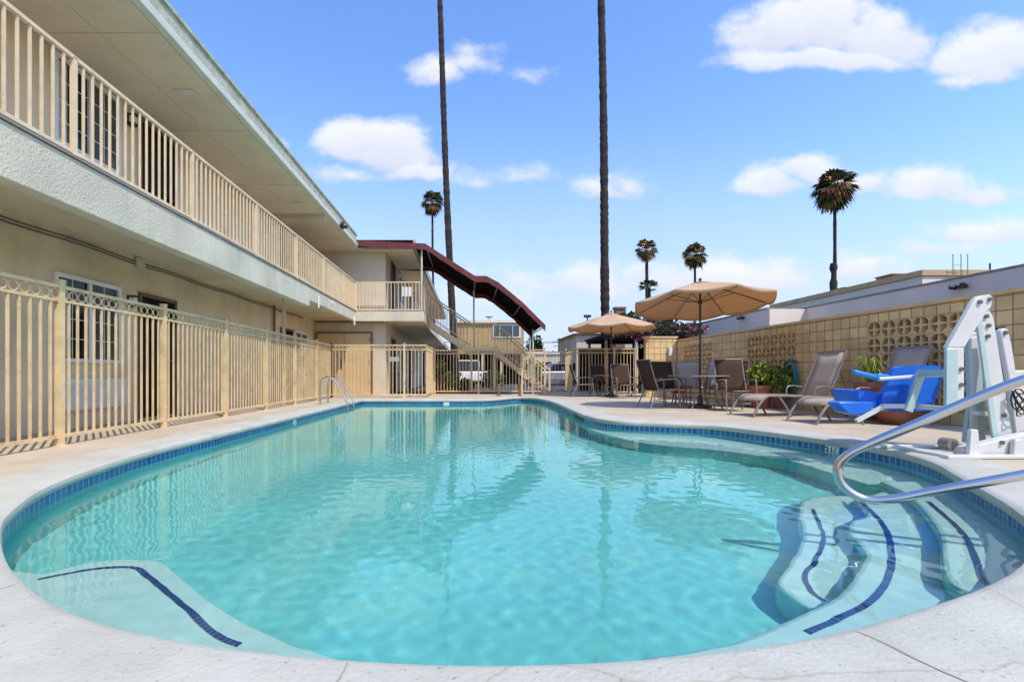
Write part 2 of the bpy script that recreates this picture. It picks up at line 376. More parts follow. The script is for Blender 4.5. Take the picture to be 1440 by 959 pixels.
SC.cycles.use_denoising = True; SC.cycles.use_adaptive_sampling = True; SC.cycles.adaptive_threshold = .025
SC.cycles.max_bounces = 8; SC.cycles.diffuse_bounces = 4; SC.cycles.transmission_bounces = 6; SC.cycles.glossy_bounces = 4
SC.cycles.caustics_reflective = False; SC.cycles.caustics_refractive = True; SC.cycles.sample_clamp_indirect = 6

# ------------------------------------------------------------------ pool
raw = [((-3.2,14.2),0),((-1.5,14.25),1),((0.2,14.35),1),((.9,14.9),1),((1.45,15.8),1),((1.95,15.5),1),((2.2,14.4),1),((2.25,12.75),1),((2.15,10.2),1),((2.12,8.7),1),
       ((2.36,7.85),1),((2.95,7.5),1),((3.57,7.15),1),((3.88,6.5),1),((4.1,5.7),1),((4.2,4.95),1),((4.05,4.3),1),((3.6,3.55),1),((2.96,2.59),1),((2.2,1.93),1),((1.34,1.52),1),
       ((.7,1.33),1),((.03,1.265),1),((-.65,1.34),1),((-1.25,1.53),1),((-1.76,1.86),1),((-2.22,2.28),1),((-2.55,2.68),1),((-2.9,3.35),1),((-3.12,4.3),1),((-3.2,5.3),1),((-3.2,9),1)]
pr = [Vector((x,y,0)) for (x,y),_ in raw]
# one open run starting and ending at the square far corner
line = cat_rom(pr+[pr[0]], 6)
OUT = [Vector(p) for p in line[:-1]]
def area(P_): return sum(P_[i].x*P_[(i+1)%len(P_)].y-P_[(i+1)%len(P_)].x*P_[i].y for i in range(len(P_)))/2
if area(OUT) < 0: OUT.reverse()
def offset(pts, d):
    out = []; n = len(pts)
    for i in range(n):
        a = (pts[i]-pts[i-1]).normalized(); b = (pts[(i+1)%n]-pts[i]).normalized()
        na, nb = Vector((a.y,-a.x,0)), Vector((b.y,-b.x,0)); m = (na+nb).normalized()
        out.append(pts[i]+m*(d/max(.5, m.dot(na))))
    return out
def ring(name, prof, matname, uvz=False, parent=None, smooth=True):
    n = len(OUT); rows = []
    for d,z in prof:
        rows.append([Vector((p.x,p.y,z)) for p in offset(OUT, d)])
    mb = MB()
    mb.v = [p for r in rows for p in r]
    for i in range(len(rows)-1):
        for j in range(n): mb.f.append((i*n+j, i*n+(j+1)%n, (i+1)*n+(j+1)%n, (i+1)*n+j)); mb.mi.append(0)
    o = mb.build(name, matname, parent, smooth)
    if uvz:
        arc = [0]
        for j in range(n): arc.append(arc[-1]+(OUT[(j+1)%n]-OUT[j]).length)
        uv = o.data.uv_layers.new(name='UVMap'); k = 0
        for i in range(len(rows)-1):
            for j in range(n):
                for (jj,ii) in ((j,i),(j+1,i),(j+1,i+1),(j,i+1)):
                    uv.data[k].uv = (arc[jj], prof[ii][1]+.2); k += 1
    return o
struct(ring('pool_coping', [(.03,-.076),(.006,-.074),(-.006,-.055),(-.008,-.034),(-.001,-.014),(.016,-.003),(.04,.003),(.30,.006),(.42,.004),(.425,-.05)], 'coping'))
_cop = bpy.data.objects['pool_coping']
for i_ in range(4, len(OUT), 13):
    a_ = OUT[i_]; d_ = (OUT[(i_+1)%len(OUT)]-OUT[i_-1]).normalized(); o_ = Vector((d_.y,-d_.x,0))
    jm = MB(); jm.sheet([[a_+o_*t+d_*(-.0025+.006*math.sin(t*23+i_))+Vector((0,0,.0075)) for t in (.03,.1,.17,.24,.31,.40)],[a_+o_*t+d_*(.0025+.006*math.sin(t*23+i_))+Vector((0,0,.0075)) for t in (.03,.1,.17,.24,.31,.40)]])
    jo = jm.build('coping_joint', 'trim_joint', _cop)
    if jo.data.polygons[0].normal.z < 0: jo.data.flip_normals()
band = struct(ring('pool_tile_band', [(.03,-.225),(.03,-.07)], 'pool_tile', uvz=True))
def floor_z(x, y): return -.95-.07*max(0, y-3)
n = len(OUT); mb = MB(); wl = offset(OUT, .034)
for k in range(n): mb.v.append(Vector((wl[k].x, wl[k].y, -.22)))
for k in range(n): mb.v.append(Vector((wl[k].x, wl[k].y, floor_z(*wl[k].xy))))
for j in range(n): mb.f.append((n+j, n+(j+1)%n, (j+1)%n, j)); mb.mi.append(0)
for t in tessellate_polygon([[Vector((p.x,p.y,0)) for p in wl]]):
    a,b,c = [mb.v[n+i] for i in t]
    mb.f.append(tuple(n+i for i in (t if (b-a).cross(c-a).z > 0 else t[::-1]))); mb.mi.append(0)
shell = struct(mb.build('pool_floor', 'plaster_floor'))
def slab_poly(name, pts, ztop, depth, matname='plaster'):
    m = MB(); m.prism([Vector((p[0],p[1],ztop)) for p in pts], (0,0,-depth)); o = m.build(name, [matname,'plaster_floor'], recalc=True, bevel=.03)
    for p in o.data.polygons: p.material_index = 0 if abs(p.normal.z) > .5 else 1  # side faces take teal plaster: riser shade put into the colour
    return o
edge = [U(*p,-.5) for p in ((846,609),(900,622),(950,628),(1000,632),(1103,646),(1175,667),(1250,690))]
edge = [(2.0,8.3)]+[(p.x,p.y) for p in cat_rom(edge,4)]+[(3.3,3.9),(3.4,3.4),(5,3.4),(5,8.3)]
bench = struct(slab_poly('pool_bench', edge, -.5, .9))
STEPS = []
s3 = [(3.5,4.15)]+[U(*p,-.29).xy[:] for p in ((1276,696),(1316,742),(1323,782),(1331,814),(1366,836))]+[(2.35,1.5),(5,1.5),(5,4.15)]
s2 = [(3.35,3.95),(3.0,3.72)]+[U(*p,-.48).xy[:] for p in ((1219,723),(1196,732),(1192,748),(1204,762),(1216,780),(1203,804),(1175,836),(1125,861),(1062,889),(1000,907))]+[(.4,1.75),(.2,1.1),(4.9,1.1),(4.9,3.95)]
s1 = [(3.36,4.02),(2.75,3.95)]+[U(*p,-.67).xy[:] for p in ((1122,726),(1128,745),(1119,776),(1097,807),(1094,823),(1134,854))]+[(2.0,2.2),(4.8,2.2),(4.8,4.02)]
for pl,z,dp in ((s3,-.29,.21),(s2,-.48,.21),(s1,-.67,.5)):
    c = [Vector((x,y,0)) for x,y in pl]
    sm = cat_rom(c[:-3], 4)+c[-3:]
    st = struct(slab_poly('pool_step', [(p.x,p.y) for p in sm], z, dp)); STEPS.append(st)
lb = [(-2.6,2.55)]+[U(*p,-.5).xy[:] for p in ((50,806),(100,797),(160,787),(225,790),(260,818),(330,868),(420,910))]+[(-.3,1.75),(.1,1.1),(-3,1.1)]
c = [Vector((x,y,0)) for x,y in lb]
STEPS.append(struct(slab_poly('pool_step', [(p.x,p.y) for p in cat_rom(c[:-2],4)+c[-2:]], -.5, .7)))
def mosaic(pts, z, w, parent):
    q = cat_rom([Vector((p.x,p.y,z+.006)) for p in [U(*a,z) for a in pts]], 6); L_, R_ = [], []; arc=[0]
    for i,p in enumerate(q):
        d = (q[min(i+1,len(q)-1)]-q[max(i-1,0)]).normalized(); s = Vector((d.y,-d.x,0))*w/2
        L_.append(p-s); R_.append(p+s)
        if i: arc.append(arc[-1]+(q[i]-q[i-1]).length)
    m = MB(); m.sheet([L_, R_]); o = m.build('tile_line', 'line_mosaic', parent)
    uv = o.data.uv_layers.new(name='UVMap'); k = 0
    for j in range(len(q)-1):
        for jj,vv in ((j,.02),(j+1,.02),(j+1,.18),(j,.18)): uv.data[k].uv = (arc[jj], vv); k += 1
    if o.data.polygons[0].normal.z < 0: o.data.flip_normals()
    return o
LINES = [mosaic([(1305,705),(1350,745),(1370,780),(1380,810),(1392,824)], -.29, .028, STEPS[0]),
 mosaic([(1205,700),(1240,735),(1253,770),(1250,810),(1225,845),(1180,870),(1135,890)], -.48, .030, STEPS[1]),
 mosaic([(1143,716),(1158,755),(1145,790),(1132,810),(1140,830),(1158,845)], -.67, .024, STEPS[2]),
 mosaic([(52,815),(130,800),(185,798),(210,812),(250,845),(300,890),(338,907)], -.5, .029, STEPS[3])]
# water sheet with real ripples
def inside(x, y, poly):
    c = False; j = len(poly)-1
    for i in range(len(poly)):
        if (poly[i].y > y) != (poly[j].y > y) and x < (poly[j].x-poly[i].x)*(y-poly[i].y)/(poly[j].y-poly[i].y)+poly[i].x: c = not c
        j = i
    return c
import numpy as np
def ripples(X, Y):
    rng = np.random.RandomState(4); Z = np.zeros_like(X)
    for i in range(90):
        lam = .055*(.20/.055)**rng.rand(); k = 2*math.pi/lam; th = rng.rand()*2*math.pi; ph = rng.rand()*6.283
        c_ = .085*(k/60)**.3
        env = 1+.5*np.sin(X*rng.uniform(.5,1.6)+Y*rng.uniform(-1.6,1.6)+rng.rand()*6)
        Z += env*c_/k**2*np.sin(k*(math.cos(th)*X+math.sin(th)*Y)+ph+.8*np.sin(X*1.7+Y*1.1+i))
    return Z
STEP = .02; x0, x1, y0, y1 = -3.3, 4.3, 1.2, 16.2
wp = offset(OUT, .08); NXs, NYs = int((x1-x0)/STEP), int((y1-y0)/STEP)
ins = [[inside(x0+i*STEP, y0+j*STEP, wp) for i in range(NXs+1)] for j in range(NYs+1)]
idx = {}; wm = MB()
for j in range(NYs):
    for i in range(NXs):
        q = ((i,j),(i+1,j),(i+1,j+1),(i,j+1))
        if sum(ins[b][a] for a,b in q) >= 2:
            t = []
            for a,b in q:
                if (a,b) not in idx:
                    idx[(a,b)] = len(wm.v); X, Y = x0+a*STEP, y0+b*STEP
                    wm.v.append(Vector((X, Y, ZW)))
                t.append(idx[(a,b)])
            wm.f.append(tuple(t)); wm.mi.append(0)
_XY = np.array([(p.x,p.y) for p in wm.v]); _Z = ripples(_XY[:,0], _XY[:,1])
for p,z_ in zip(wm.v, _Z): p.z = ZW+float(z_)
water = struct(wm.build('pool_water', 'water', smooth=False)); water.data.polygons.foreach_set('use_smooth', [True]*len(water.data.polygons)); water['label'] = 'clear turquoise pool water with small ripples'
water.cycles.is_caustics_caster = True
for o in [shell, bench, band]+STEPS+LINES: o.cycles.is_caustics_receiver = True

def text(body, size, loc, rot, parent, matname='ink', name='lettering'):
    cu = bpy.data.curves.new(name, 'FONT'); cu.body = body; cu.size = size; cu.align_x = 'CENTER'; cu.align_y = 'CENTER'; cu.extrude = .001
    cu.materials.append(M[matname]); o = bpy.data.objects.new(name, cu); COL.objects.link(o); o.parent = parent
    o.location = Vector(loc)-wloc(parent); o.rotation_euler = rot; return o
def marker(pos, w, h, txt, size):          # white tile set in the band, facing into the pool
    i = min(range(n), key=lambda k: (OUT[k]-Vector((*pos,0))).length)
    a, b = OUT[i-1], OUT[(i+1)%n]; d = (b-a).normalized(); inn = Vector((-d.y,d.x,0))
    i2 = min(range(n), key=lambda k: (OUT[k]-Vector((*pos,0))).length)
    p = OUT[i]; t = (Vector((*pos,0))-p).dot(d); p = p+d*t
    c = p+inn*(-.03)+Vector((0,0,-.072-h/2))
    m = MB(); m.beam(c-d*w/2+inn*.006, c+d*w/2+inn*.006, .018, h); o = m.build('depth_marker', 'tile_white', band)
    ang = math.atan2(d.y, d.x)
    if txt: text(txt, size, c+inn*.0165, (math.pi/2, 0, ang+math.pi), o)
    return o, c, d, inn
marker((4.12,5.55), .17, .15, '3\u00bd', .15)
marker((-2.28,2.33), .15, .15, '3', .14)
marker((-3.2,8.85), .12, .12, '5', .10)
mo, mc, md, mi_ = marker((-.72,14.27), .16, .11, '', 0)
mb = MB(); mb.beam(mc-md*.035+mi_*.009, mc+md*.035+mi_*.009, .006, .03); mb.build('dash_mark', 'ink', mo)
mb = MB(); q = Vector((2.15,9.6,-.1)); mb.box((2.125,9.2,-.17),(2.2,9.9,-.075)); mb.build('skimmer_opening', 'ink', band)

# ------------------------------------------------------------------ ground
def with_hole(name, rect, hole, z, matname):
    bm = bmesh.new(); a = [bm.verts.new((x,y,z)) for x,y in rect]; b = [bm.verts.new((p.x,p.y,z)) for p in hole]
    es = [bm.edges.new((l[i], l[(i+1)%len(l)])) for l in (a,b) for i in range(len(l))]
    bmesh.ops.triangle_fill(bm, use_beauty=True, edges=es)
    for f in bm.faces:
        if f.normal.z < 0: f.normal_flip()
    me = bpy.data.meshes.new(name); bm.to_mesh(me); bm.free(); me.materials.append(M[matname])
    o = bpy.data.objects.new(name, me); COL.objects.link(o); return struct(o)
DR = [(-12,-8),(8.9,-8),(8.9,18.45),(-12,18.45)]
with_hole('pool_deck', DR, offset(OUT, .418), 0.0, 'deck')
with_hole('ground', [(-900,-400),(900,-400),(900,2000),(-900,2000)], [Vector((x,y,0)) for x,y in ((-11.5,-7.5),(8.6,-7.5),(8.6,18.2),(-11.5,18.2))], -.03, 'asphalt')

# ------------------------------------------------------------------ metal fences
def fence_panel(parent, a, b, h=1.68, pitch=.119, rings=True, matname='cream_metal', bottom=.10, zb=0.0, name='picket_panel', ringd=.112):
    a, b = Vector((*a[:2],zb)), Vector((*b[:2],zb)); d = b-a; Ln = d.length; d.normalize(); s = Vector((d.y,-d.x,0)); m = MB()
    up = Vector((0,0,1))
    m.beam(a+up*(h-.018), b+up*(h-.018), .04, .036)
    low = h-.036-ringd-.014 if rings else h-.02
    if rings: m.beam(a+up*low, b+up*low, .032, .026)
    m.beam(a+up*bottom, b+up*bottom, .034, .036)
    k = max(1, round(Ln/pitch))
    for i in range(1, k):
        p = a+d*(Ln*i/k); m.beam(p+up*bottom, p+up*low, .02, .02, up=s)
    if rings:
        rr = ringd/2; cz = h-.036-rr
        kk = max(1, int(Ln/(ringd*1.03)))
        for i in range(kk):
            c0 = a+d*(Ln*(i+.5)/kk)+up*cz
            m.tube([c0+(rr-.006)*(math.cos(t*math.pi/7)*d+math.sin(t*math.pi/7)*up) for t in range(14)], .007, 5, closed=True)
    return m.build(name, matname, parent)
def fence_post(parent, p, h=1.72, w=.062, matname='cream_metal', zb=0.0):
    m = MB(); m.box((p[0]-w/2,p[1]-w/2,zb),(p[0]+w/2,p[1]+w/2,zb+h)); m.box((p[0]-w/2-.006,p[1]-w/2-.006,zb+h),(p[0]+w/2+.006,p[1]+w/2+.006,zb+h+.012))
    m.box((p[0]-w,p[1]-w,zb),(p[0]+w,p[1]+w,zb+.008))
    return m.build('post', matname, parent)
def fence(name, label, pts, spacing=1.72, offs=0.0, **kw):
    r = thing(name, label, 'fence', (pts[0][0],pts[0][1],0), 'metal fences round the pool')
    first = True
    for a,b in zip(pts[:-1], pts[1:]):
        a, b = Vector((*a,0)), Vector((*b,0)); d = b-a; Ln = d.length; d.normalize()
        st = [0.0]; t = offs if offs else spacing
        while t < Ln-.3: st.append(t); t += spacing
        st.append(Ln); offs = 0
        for k,(u,v) in enumerate(zip(st[:-1], st[1:])):
            p, q = a+d*u, a+d*v
            if first or k: fence_post(r, p)
            fence_panel(r, p, q, **kw); first = False
        last = b
    fence_post(r, last); return r
lf = lambda y: (-4.30-.0095*(y-5), y)
fence('metal_fence', 'long cream metal fence with ring frieze running beside the motel', [lf(1.6), lf(15.3)], 1.735, offs=5.06-1.6-1.735)
fence('metal_fence', 'cream metal fence across the tan double doors, stepping back at its right end', [(-4.40,15.3),(-1.42,15.3),(-1.42,18.3)], 2.3)
fence('metal_fence', 'cream metal fence in front of the garden bed and stairs', [(-1.36,18.3),(2.8,18.3)], 1.65)
fence('metal_fence', 'cream metal fence behind the far umbrella table', [(3.72,18.9),(3.72,17.6),(6.05,17.6)], 1.5)
g = thing('metal_gate', 'open narrow picket gate between two cream fence posts', 'gate', (2.9,18.9,0))
fence_panel(g, (2.9,18.7), (3.62,18.7), h=1.62, rings=False, matname='frame_taupe', name='gate_leaf'); fence_post(g, (2.86,18.7))
m = MB(); m.box((3.5,18.62,.9),(3.6,18.68,1.05)); m.build('latch', 'bolt', g)

# ------------------------------------------------------------------ motel
XW, XB = -5.5, -3.93
mot = thing('motel_building', 'two storey tan stucco motel with upper walkway and wide eave', 'motel', (XW,5,0))
m = MB(); m.box((XW-6,-3,0),(XW,17,5.05)); m.build('wall', 'stucco_wall', mot)
m = MB(); m.box((XW-.0,17.0,0),(-3.0,17.25,2.62)); m.box((XW,17.0,2.88),(-3.0,17.25,5.05)); m.box((-3.2,17.25,0),(-3.0,38,5.05)); m.build('cross_wall', 'stucco', mot)
# walkway slab and its deep front beam
m = MB(); m.box((XW,-3,2.68),(XB-.172,16.618,2.88)); m.box((XW,16.622,2.62),(-1.722,19.7,2.878)); m.box((-3.0,19.702,2.62),(-1.75,38,2.88)); m.build('walkway_slab', 'soffit', mot)
m = MB(); m.box((XB-.17,-3,2.40),(XB,11.8,2.885)); m.box((XB-.17,11.8,2.55),(XB,16.5,2.885)); m.box((XB-.17,16.5,2.55),(-1.6,16.62,2.885)); m.box((-1.72,16.62,2.55),(-1.6,18.55,2.885))
m.build('fascia_beam', 'stucco_light', mot, bevel=.012)
m = MB(); m.box((XB-.2,-3,2.886),(XB+.02,16.5,2.91)); m.box((XB-.2,16.5,2.886),(-1.58,16.64,2.91)); m.build('drip_edge', 'frame_taupe', mot)
# roof
m = MB(); m.box((XW-.0,-3,5.052),(XB,16.7,5.12)); m.box((XW,16.7,5.052),(-2.0,38,5.12)); so_ = m.build('eave_soffit', 'soffit', mot)
m = MB()
for y in (1.2,3.65,6.1,8.55,11.0,15.4): m.box((XW,y,5.044),(XB,y+.012,5.05))
m.box((-4.7,-3,5.045),(-4.69,16.5,5.05)); m.build('soffit_joint', 'stucco_wall', mot)
for y in (2.4,7.3,12.1):
    m = MB(); m.box((-4.5,y,5.035),(-4.2,y+.12,5.05)); v_ = m.build('soffit_vent', 'gutter', mot)
m = MB(); m.box((XW,13.0,4.93),(XB,13.12,5.05)); m.build('soffit_beam', 'stucco', mot)
m = MB(); m.box((XB+.005,-3,5.05),(XB+.115,16.35,5.17)); m.box((XB+.005,-3,5.17),(XB+.03,16.35,5.20)); m.build('gutter', 'gutter', mot, bevel=.01)
m = MB(); m.box((XB-.05,-3,5.122),(XB+.0,16.6,5.50)); m.box((XB-.05,-3,5.50),(XB+.03,16.6,5.55)); m.build('fascia_board', 'fascia', mot)
m = MB(); m.add([(-10,-3,6.6),(XB+.02,-3,5.5),(XB+.02,16.7,5.5),(-10,20,6.6)], [(0,1,2,3)])
m.add([(-10,20,6.6),(XB,16.6,5.35),(-1.95,16.6,5.35),(-1.95,38,5.35),(-6,38,6.2)], [(0,1,2,3,4)]); m.box((-1.98,16.6,5.1),(-1.92,38,5.36)); m.build('roof', 'roof_tile', mot)
def window(parent, X, ya, yb, za, zb, split=True, sx=1):
    fr = MB(); t = .055
    fr.box((X,ya,za),(X+.05*sx,ya+t,zb)); fr.box((X,yb-t,za),(X+.05*sx,yb,zb)); fr.box((X,ya+t,zb-t),(X+.05*sx,yb-t,zb)); fr.box((X,ya+t,za),(X+.05*sx,yb-t,za+t))
    ym = (ya+yb)/2; fr.box((X,ym-t/2,za+t),(X+.045*sx,ym+t/2,zb-t))
    w = fr.build('window', 'white_paint', parent)
    for k,(a,b) in enumerate(((ya+t,ym-t/2),(ym+t/2,yb-t))):
        p = MB(); p.box((X,a,za+t),(X+.012*sx,b,zb-t)); p.build('pane', 'glass_dark' if k == 0 else 'glass_grey', w)
        g_ = MB()
        for i in (1,2,3): z = za+t+(zb-za-2*t)*i/4; g_.box((X+.012*sx,a,z-.005),(X+.018*sx,b,z+.005))
        g_.box((X+.012*sx,(a+b)/2-.005,za+t),(X+.0185*sx,(a+b)/2+.005,zb-t)); g_.build('muntins', 'white_paint', w)
    c_ = MB(); c_.sheet([[Vector((X+.0135*sx, ya+t+.02+.16*i/8, z)) for i in range(9)] for z in (za+t+.02, zb-t-.02)]); c_.build('curtain', 'curtain', w)
    return w
def door(parent, X, ya, yb, z0, z1, sx=1):
    f = MB(); f.box((X,ya-.06,z0),(X+.035*sx,ya,z1+.06)); f.box((X,yb,z0),(X+.035*sx,yb+.06,z1+.06)); f.box((X,ya,z1),(X+.035*sx,yb,z1+.06)); f.build('door_frame', 'trim_brown', parent)
    d = MB(); d.box((X,ya,z0+.02),(X+.015*sx,yb,z1)); o = d.build('door', 'door_dark', parent)
    h = MB(); h.tube([(X+.015*sx,yb-.1,z0+1.0),(X+.06*sx,yb-.1,z0+1.0),(X+.06*sx,yb-.2,z0+1.0)], .012, 8); h.build('handle', 'bolt', o)
    return o
def lantern(parent, X, y, z):
    l = MB(); l.box((X,y-.05,z-.02),(X+.12,y+.05,z+.02)); l.box((X,y-.05,z+.13),(X+.14,y+.05,z+.16)); l.box((X,y-.05,z-.02),(X+.02,y+.05,z+.16)); o = l.build('lantern', 'black_metal', parent)
    l = MB(); l.box((X+.03,y-.04,z+.02),(X+.11,y+.04,z+.13)); l.build('lantern_glass', 'white_paint', o)
for z in (0, 2.91):
    for (wa,wb,da,db,ly) in ((6.34,7.55,8.05,8.95,7.78),(15.0,16.2,14.0,14.85,14.93)):
        window(mot, XW, wa, wb, z+.89+.02, z+2.1)
        door(mot, XW, da, db, z, z+2.05); 
        if not (z == 0 and wa > 10): lantern(mot, XW, ly, z+1.85)
        ac = MB(); ac.box((XW,wa+.05,z+.25),(XW+.06,wb+.1,z+.68)); 
        for i in range(9): ac.box((XW+.06,wa+.08,z+.28+i*.043),(XW+.075,wb+.07,z+.305+i*.043))
        ac.build('air_conditioner_grille', 'white_paint', mot)
for (ya,yb) in ((18.2,19.1),(23,23.9),(30,30.9)):
    for z in (0,2.91): door(mot, -3.0, ya, yb, z, z+2.05)
for (ya,yb) in ((20,21.4),(25,26.4),(32,33.4)):
    for z in (0,2.91): window(mot, -3.0, ya, yb, z+.8, z+2.0)
# double doors under the cross walkway
m = MB(); m.box((-5.37,16.93,0.02),(-3.5,17.0,2.17)); dd = m.build('double_door', 'door_tan', mot)
m = MB(); m.box((-5.43,16.91,0),(-5.37,17.0,2.23)); m.box((-3.5,16.91,0),(-3.44,17.0,2.23)); m.box((-5.37,16.91,2.17),(-3.5,17.0,2.23)); m.build('door_frame', 'trim_brown', mot)
m = MB(); m.box((-4.44,16.925,.02),(-4.43,16.93,2.17)); m.build('door_seam', 'ink', dd)
for zz in (.4,1.1,1.9):
    m = MB(); m.box((-3.56,16.915,zz),(-3.52,16.93,zz+.12)); m.build('hinge', 'bolt', dd)
m = MB(); m.box((-4.56,16.9,.95),(-4.5,16.93,1.25)); m.build('handle', 'bolt', dd)
m = MB(); m.tube([(-5.45,16.96,2.58),(-3.05,16.96,2.58)], .025, 6); m.build('pipe', 'trim_brown', mot)
for dz in (0,.045):
    m = MB(); m.tube([(XW+.02, y, 2.60-dz+.012*math.sin(y*3)) for y in [i*.4+1 for i in range(38)]], .008, 5); m.build('cable', 'black_metal', mot)
m = MB(); m.box((XW,7.9,2.5),(XW+.05,8.1,2.66)); m.build('junction_box', 'stucco', mot)
for y in (11.95,): 
    m = MB(); m.box((-4.66,y,0),(-4.60,y+.06,2.68)); m.build('post', 'cream_rail', mot)
m = MB(); m.tube([(XW+.06,13.4,0),(XW+.06,13.4,2.65)], .03, 8); m.build('downpipe', 'trim_brown', mot)
m = MB(); m.box((XB+.0,13.6,2.74),(XB+.03,13.7,2.80)); m.tube([(XB+.03,12.4,2.45),(XB+.03,12.4,2.75)], .02, 6); m.box((XB,16.25,2.4),(XB+.04,16.29,2.7)); m.build('drain_pipe', 'white_paint', mot)
# floodlight on the gutter
m = MB(); m.box((XB+.12,14.1,5.02),(XB+.2,14.28,5.08)); m.tube([(XB+.16,14.1,5.1),(XB+.24,13.98,5.12)], .05, 8); m.tube([(XB+.16,14.28,5.1),(XB+.24,14.38,5.12)], .05, 8); m.build('floodlight', 'black_metal', mot)
m = MB(); m.box((-2.9,17.24+.02,1.2),(-2.55,17.3,1.36)); m.build('notice_sign', 'white_paint', mot)
# walkway railing
def railing(parent, a, b, zb, h=1.0, pitch=.117, spacing=2.04, off=0, matname='cream_rail'):
    a, b = Vector((*a,0)), Vector((*b,0)); d = (b-a); Ln = d.length; d.normalize(); st = [0.0]; t = off or spacing
    while t < Ln-.3: st.append(t); t += spacing
    st.append(Ln)
    for u,v in zip(st[:-1], st[1:]):
        fence_panel(parent, a+d*u, a+d*v, h=h, pitch=pitch, rings=False, matname=matname, bottom=.04, zb=zb, name='baluster_panel')
    for u in st: fence_post(parent, a+d*u, h=h-.02, w=.045, matname=matname, zb=zb)
rl = thing('walkway_railing', 'cream baluster railing along the upper motel walkway', 'railing', (XB,5,2.91))
railing(rl, (XB-.02,.6), (XB-.02,16.52), 2.91, off=4.81-.6-2.04)
m = MB(); 
m.sheet([[Vector((XB-.07+.02*math.sin(i*1.3), 13.55+i*.12, z)) for i in range(25)] for z in (2.98,3.84)]); m.build('privacy_cloth', 'door_tan', rl).data.materials[0] = mat('cloth_tan', (.62,.48,.34), .9, .1, 3)
rl2 = thing('walkway_railing', 'short cream railing across the end of the upper walkway by the stairs', 'railing', (-2.8,16.6,2.91))
railing(rl2, (XB,16.57), (-1.64,16.57), 2.91, pitch=.12, spacing=2.4); railing(rl2, (-1.64,16.57), (-1.64,18.6), 2.91, pitch=.12)
m = MB(); m.box((-2.35,16.62,3.42),(-2.0,16.64,3.75)); m.build('notice_sign', 'white_paint', rl2)

# ------------------------------------------------------------------ stairs and their awning
SY0, SY1 = 18.62, 19.7
st = thing('outdoor_staircase', 'cream metal stairs with brown treads and a half landing', 'staircase', (0,19,0))
def flight(xa, za, xb, zb, nst):
    m = MB()
    dz = (za-zb)/nst; dx = (xb-xa)/nst
    for i in range(nst): x = xa+dx*i; z = za-dz*(i+1); m.box((x-.02,SY0+.05,z-.04),(x+dx+.02,SY1-.05,z)) if i < nst-1 else None
    m.build('treads', 'step_red', st)
    for Y in (SY0,SY1):
        m = MB(); m.prism([(xa,Y,za-.02),(xb,Y,zb-.02+ .0),(xb,Y,max(0,zb-.28)),(xa,Y,za-.30)], (0,.05,0)); m.build('stringer', 'cream_rail', st, recalc=True)
        m = MB(); m.beam((xa,Y,za+.95),(xb,Y,zb+.95), .045,.045); m.beam((xa,Y,za+.12),(xb,Y,zb+.12), .03,.03)
        k = int((xb-xa)/.13)
        for i in range(k+1): x = xa+(xb-xa)*i/k; z = za+(zb-za)*i/k; m.beam((x,Y,z+.12),(x,Y,z+.95), .022,.022)
        m.build('stair_railing', 'cream_rail', st)
flight(-1.65, 2.9, 0, 1.76, 7); flight(.95, 1.76, 3.0, 0, 10)
m = MB(); m.box((0,SY0,1.62),(.95,SY1,1.76)); m.build('landing', 'cream_rail', st)
fence_panel(st, (0,SY0), (.95,SY0), h=.95, pitch=.13, rings=False, matname='cream_rail', bottom=.06, zb=1.76, name='landing_railing')
for x,y in ((.03,SY0),(.92,SY0),(.03,SY1),(.92,SY1)):
    m = MB(); m.box((x-.04,y-.04,0),(x+.04,y+.04,1.62)); m.build('post', 'cream_rail', st)
for y in (SY0,SY1):
    m = MB(); m.box((3.0,y-.03,0),(3.06,y+.03,1.0)); m.build('newel_post', 'cream_rail', st)
aw = thing('stair_awning', 'dark maroon fabric awning stepping down over the outdoor stairs', 'awning', (-1,18.6,0))
AY0, AY1 = 16.42, 19.9
prof = [P(503,338,AY0),P(598,342.5,AY0),P(640,370,AY0),P(668,388,AY0),P(684,388,AY0),P(701,397,AY0),P(735,425,AY0),P(767,457,AY0)]
prof2 = [prof[i].lerp(prof[i+1], j/4) for i in range(len(prof)-1) for j in range(4)]+[prof[-1]]
m = MB(); rows = []
for w_ in range(9):
    t = w_/8; Y = AY0+(AY1-AY0)*t; arch = .05*math.sin(math.pi*t)
    rows.append([Vector((p.x,Y,p.z+arch)) for p in prof2])
m.sheet(rows); m.build('canvas', 'maroon', aw)
m = MB(); m.sheet([[p-Vector((0,0,.012)) for p in r] for r in reversed(rows)]); m.build('shaded_underside', 'under', aw)  # near-black sheet under the canvas, the awning's own shade put into colour
for Y in (AY0,AY1):
    m = MB(); q = prof2; up_, dn = [], []
    for i,p in enumerate(q): up_.append(Vector((p.x,Y,p.z))); dn.append(Vector((p.x,Y+.01*math.sin(i),p.z-.19-.03*abs(math.sin(i*1.3)))))
    m.sheet([up_,dn]); m.sheet([[p+Vector((0,.006,0)) for p in dn],[p+Vector((0,.006,0)) for p in up_]]); m.build('valance', 'maroon', aw)
for i in (0,1,3,5,6,7):
    p = prof[i]; m = MB(); m.tube([(p.x,AY0+.02,p.z-.03),(p.x,AY1-.02,p.z-.03)], .02, 6); m.build('frame_bar', 'frame_taupe', aw)
for x,y,z0,z1 in ((-1.68,16.55,2.9,5.05),(.12,18.58,1.76,3.95),(2.38,18.5,0,2.45),(2.42,19.8,0,2.3),(.12,19.75,1.76,3.9)):
    m = MB(); m.tube([(x,y,z0),(x,y,z1)], .03, 8); m.build('post', 'gutter', aw)

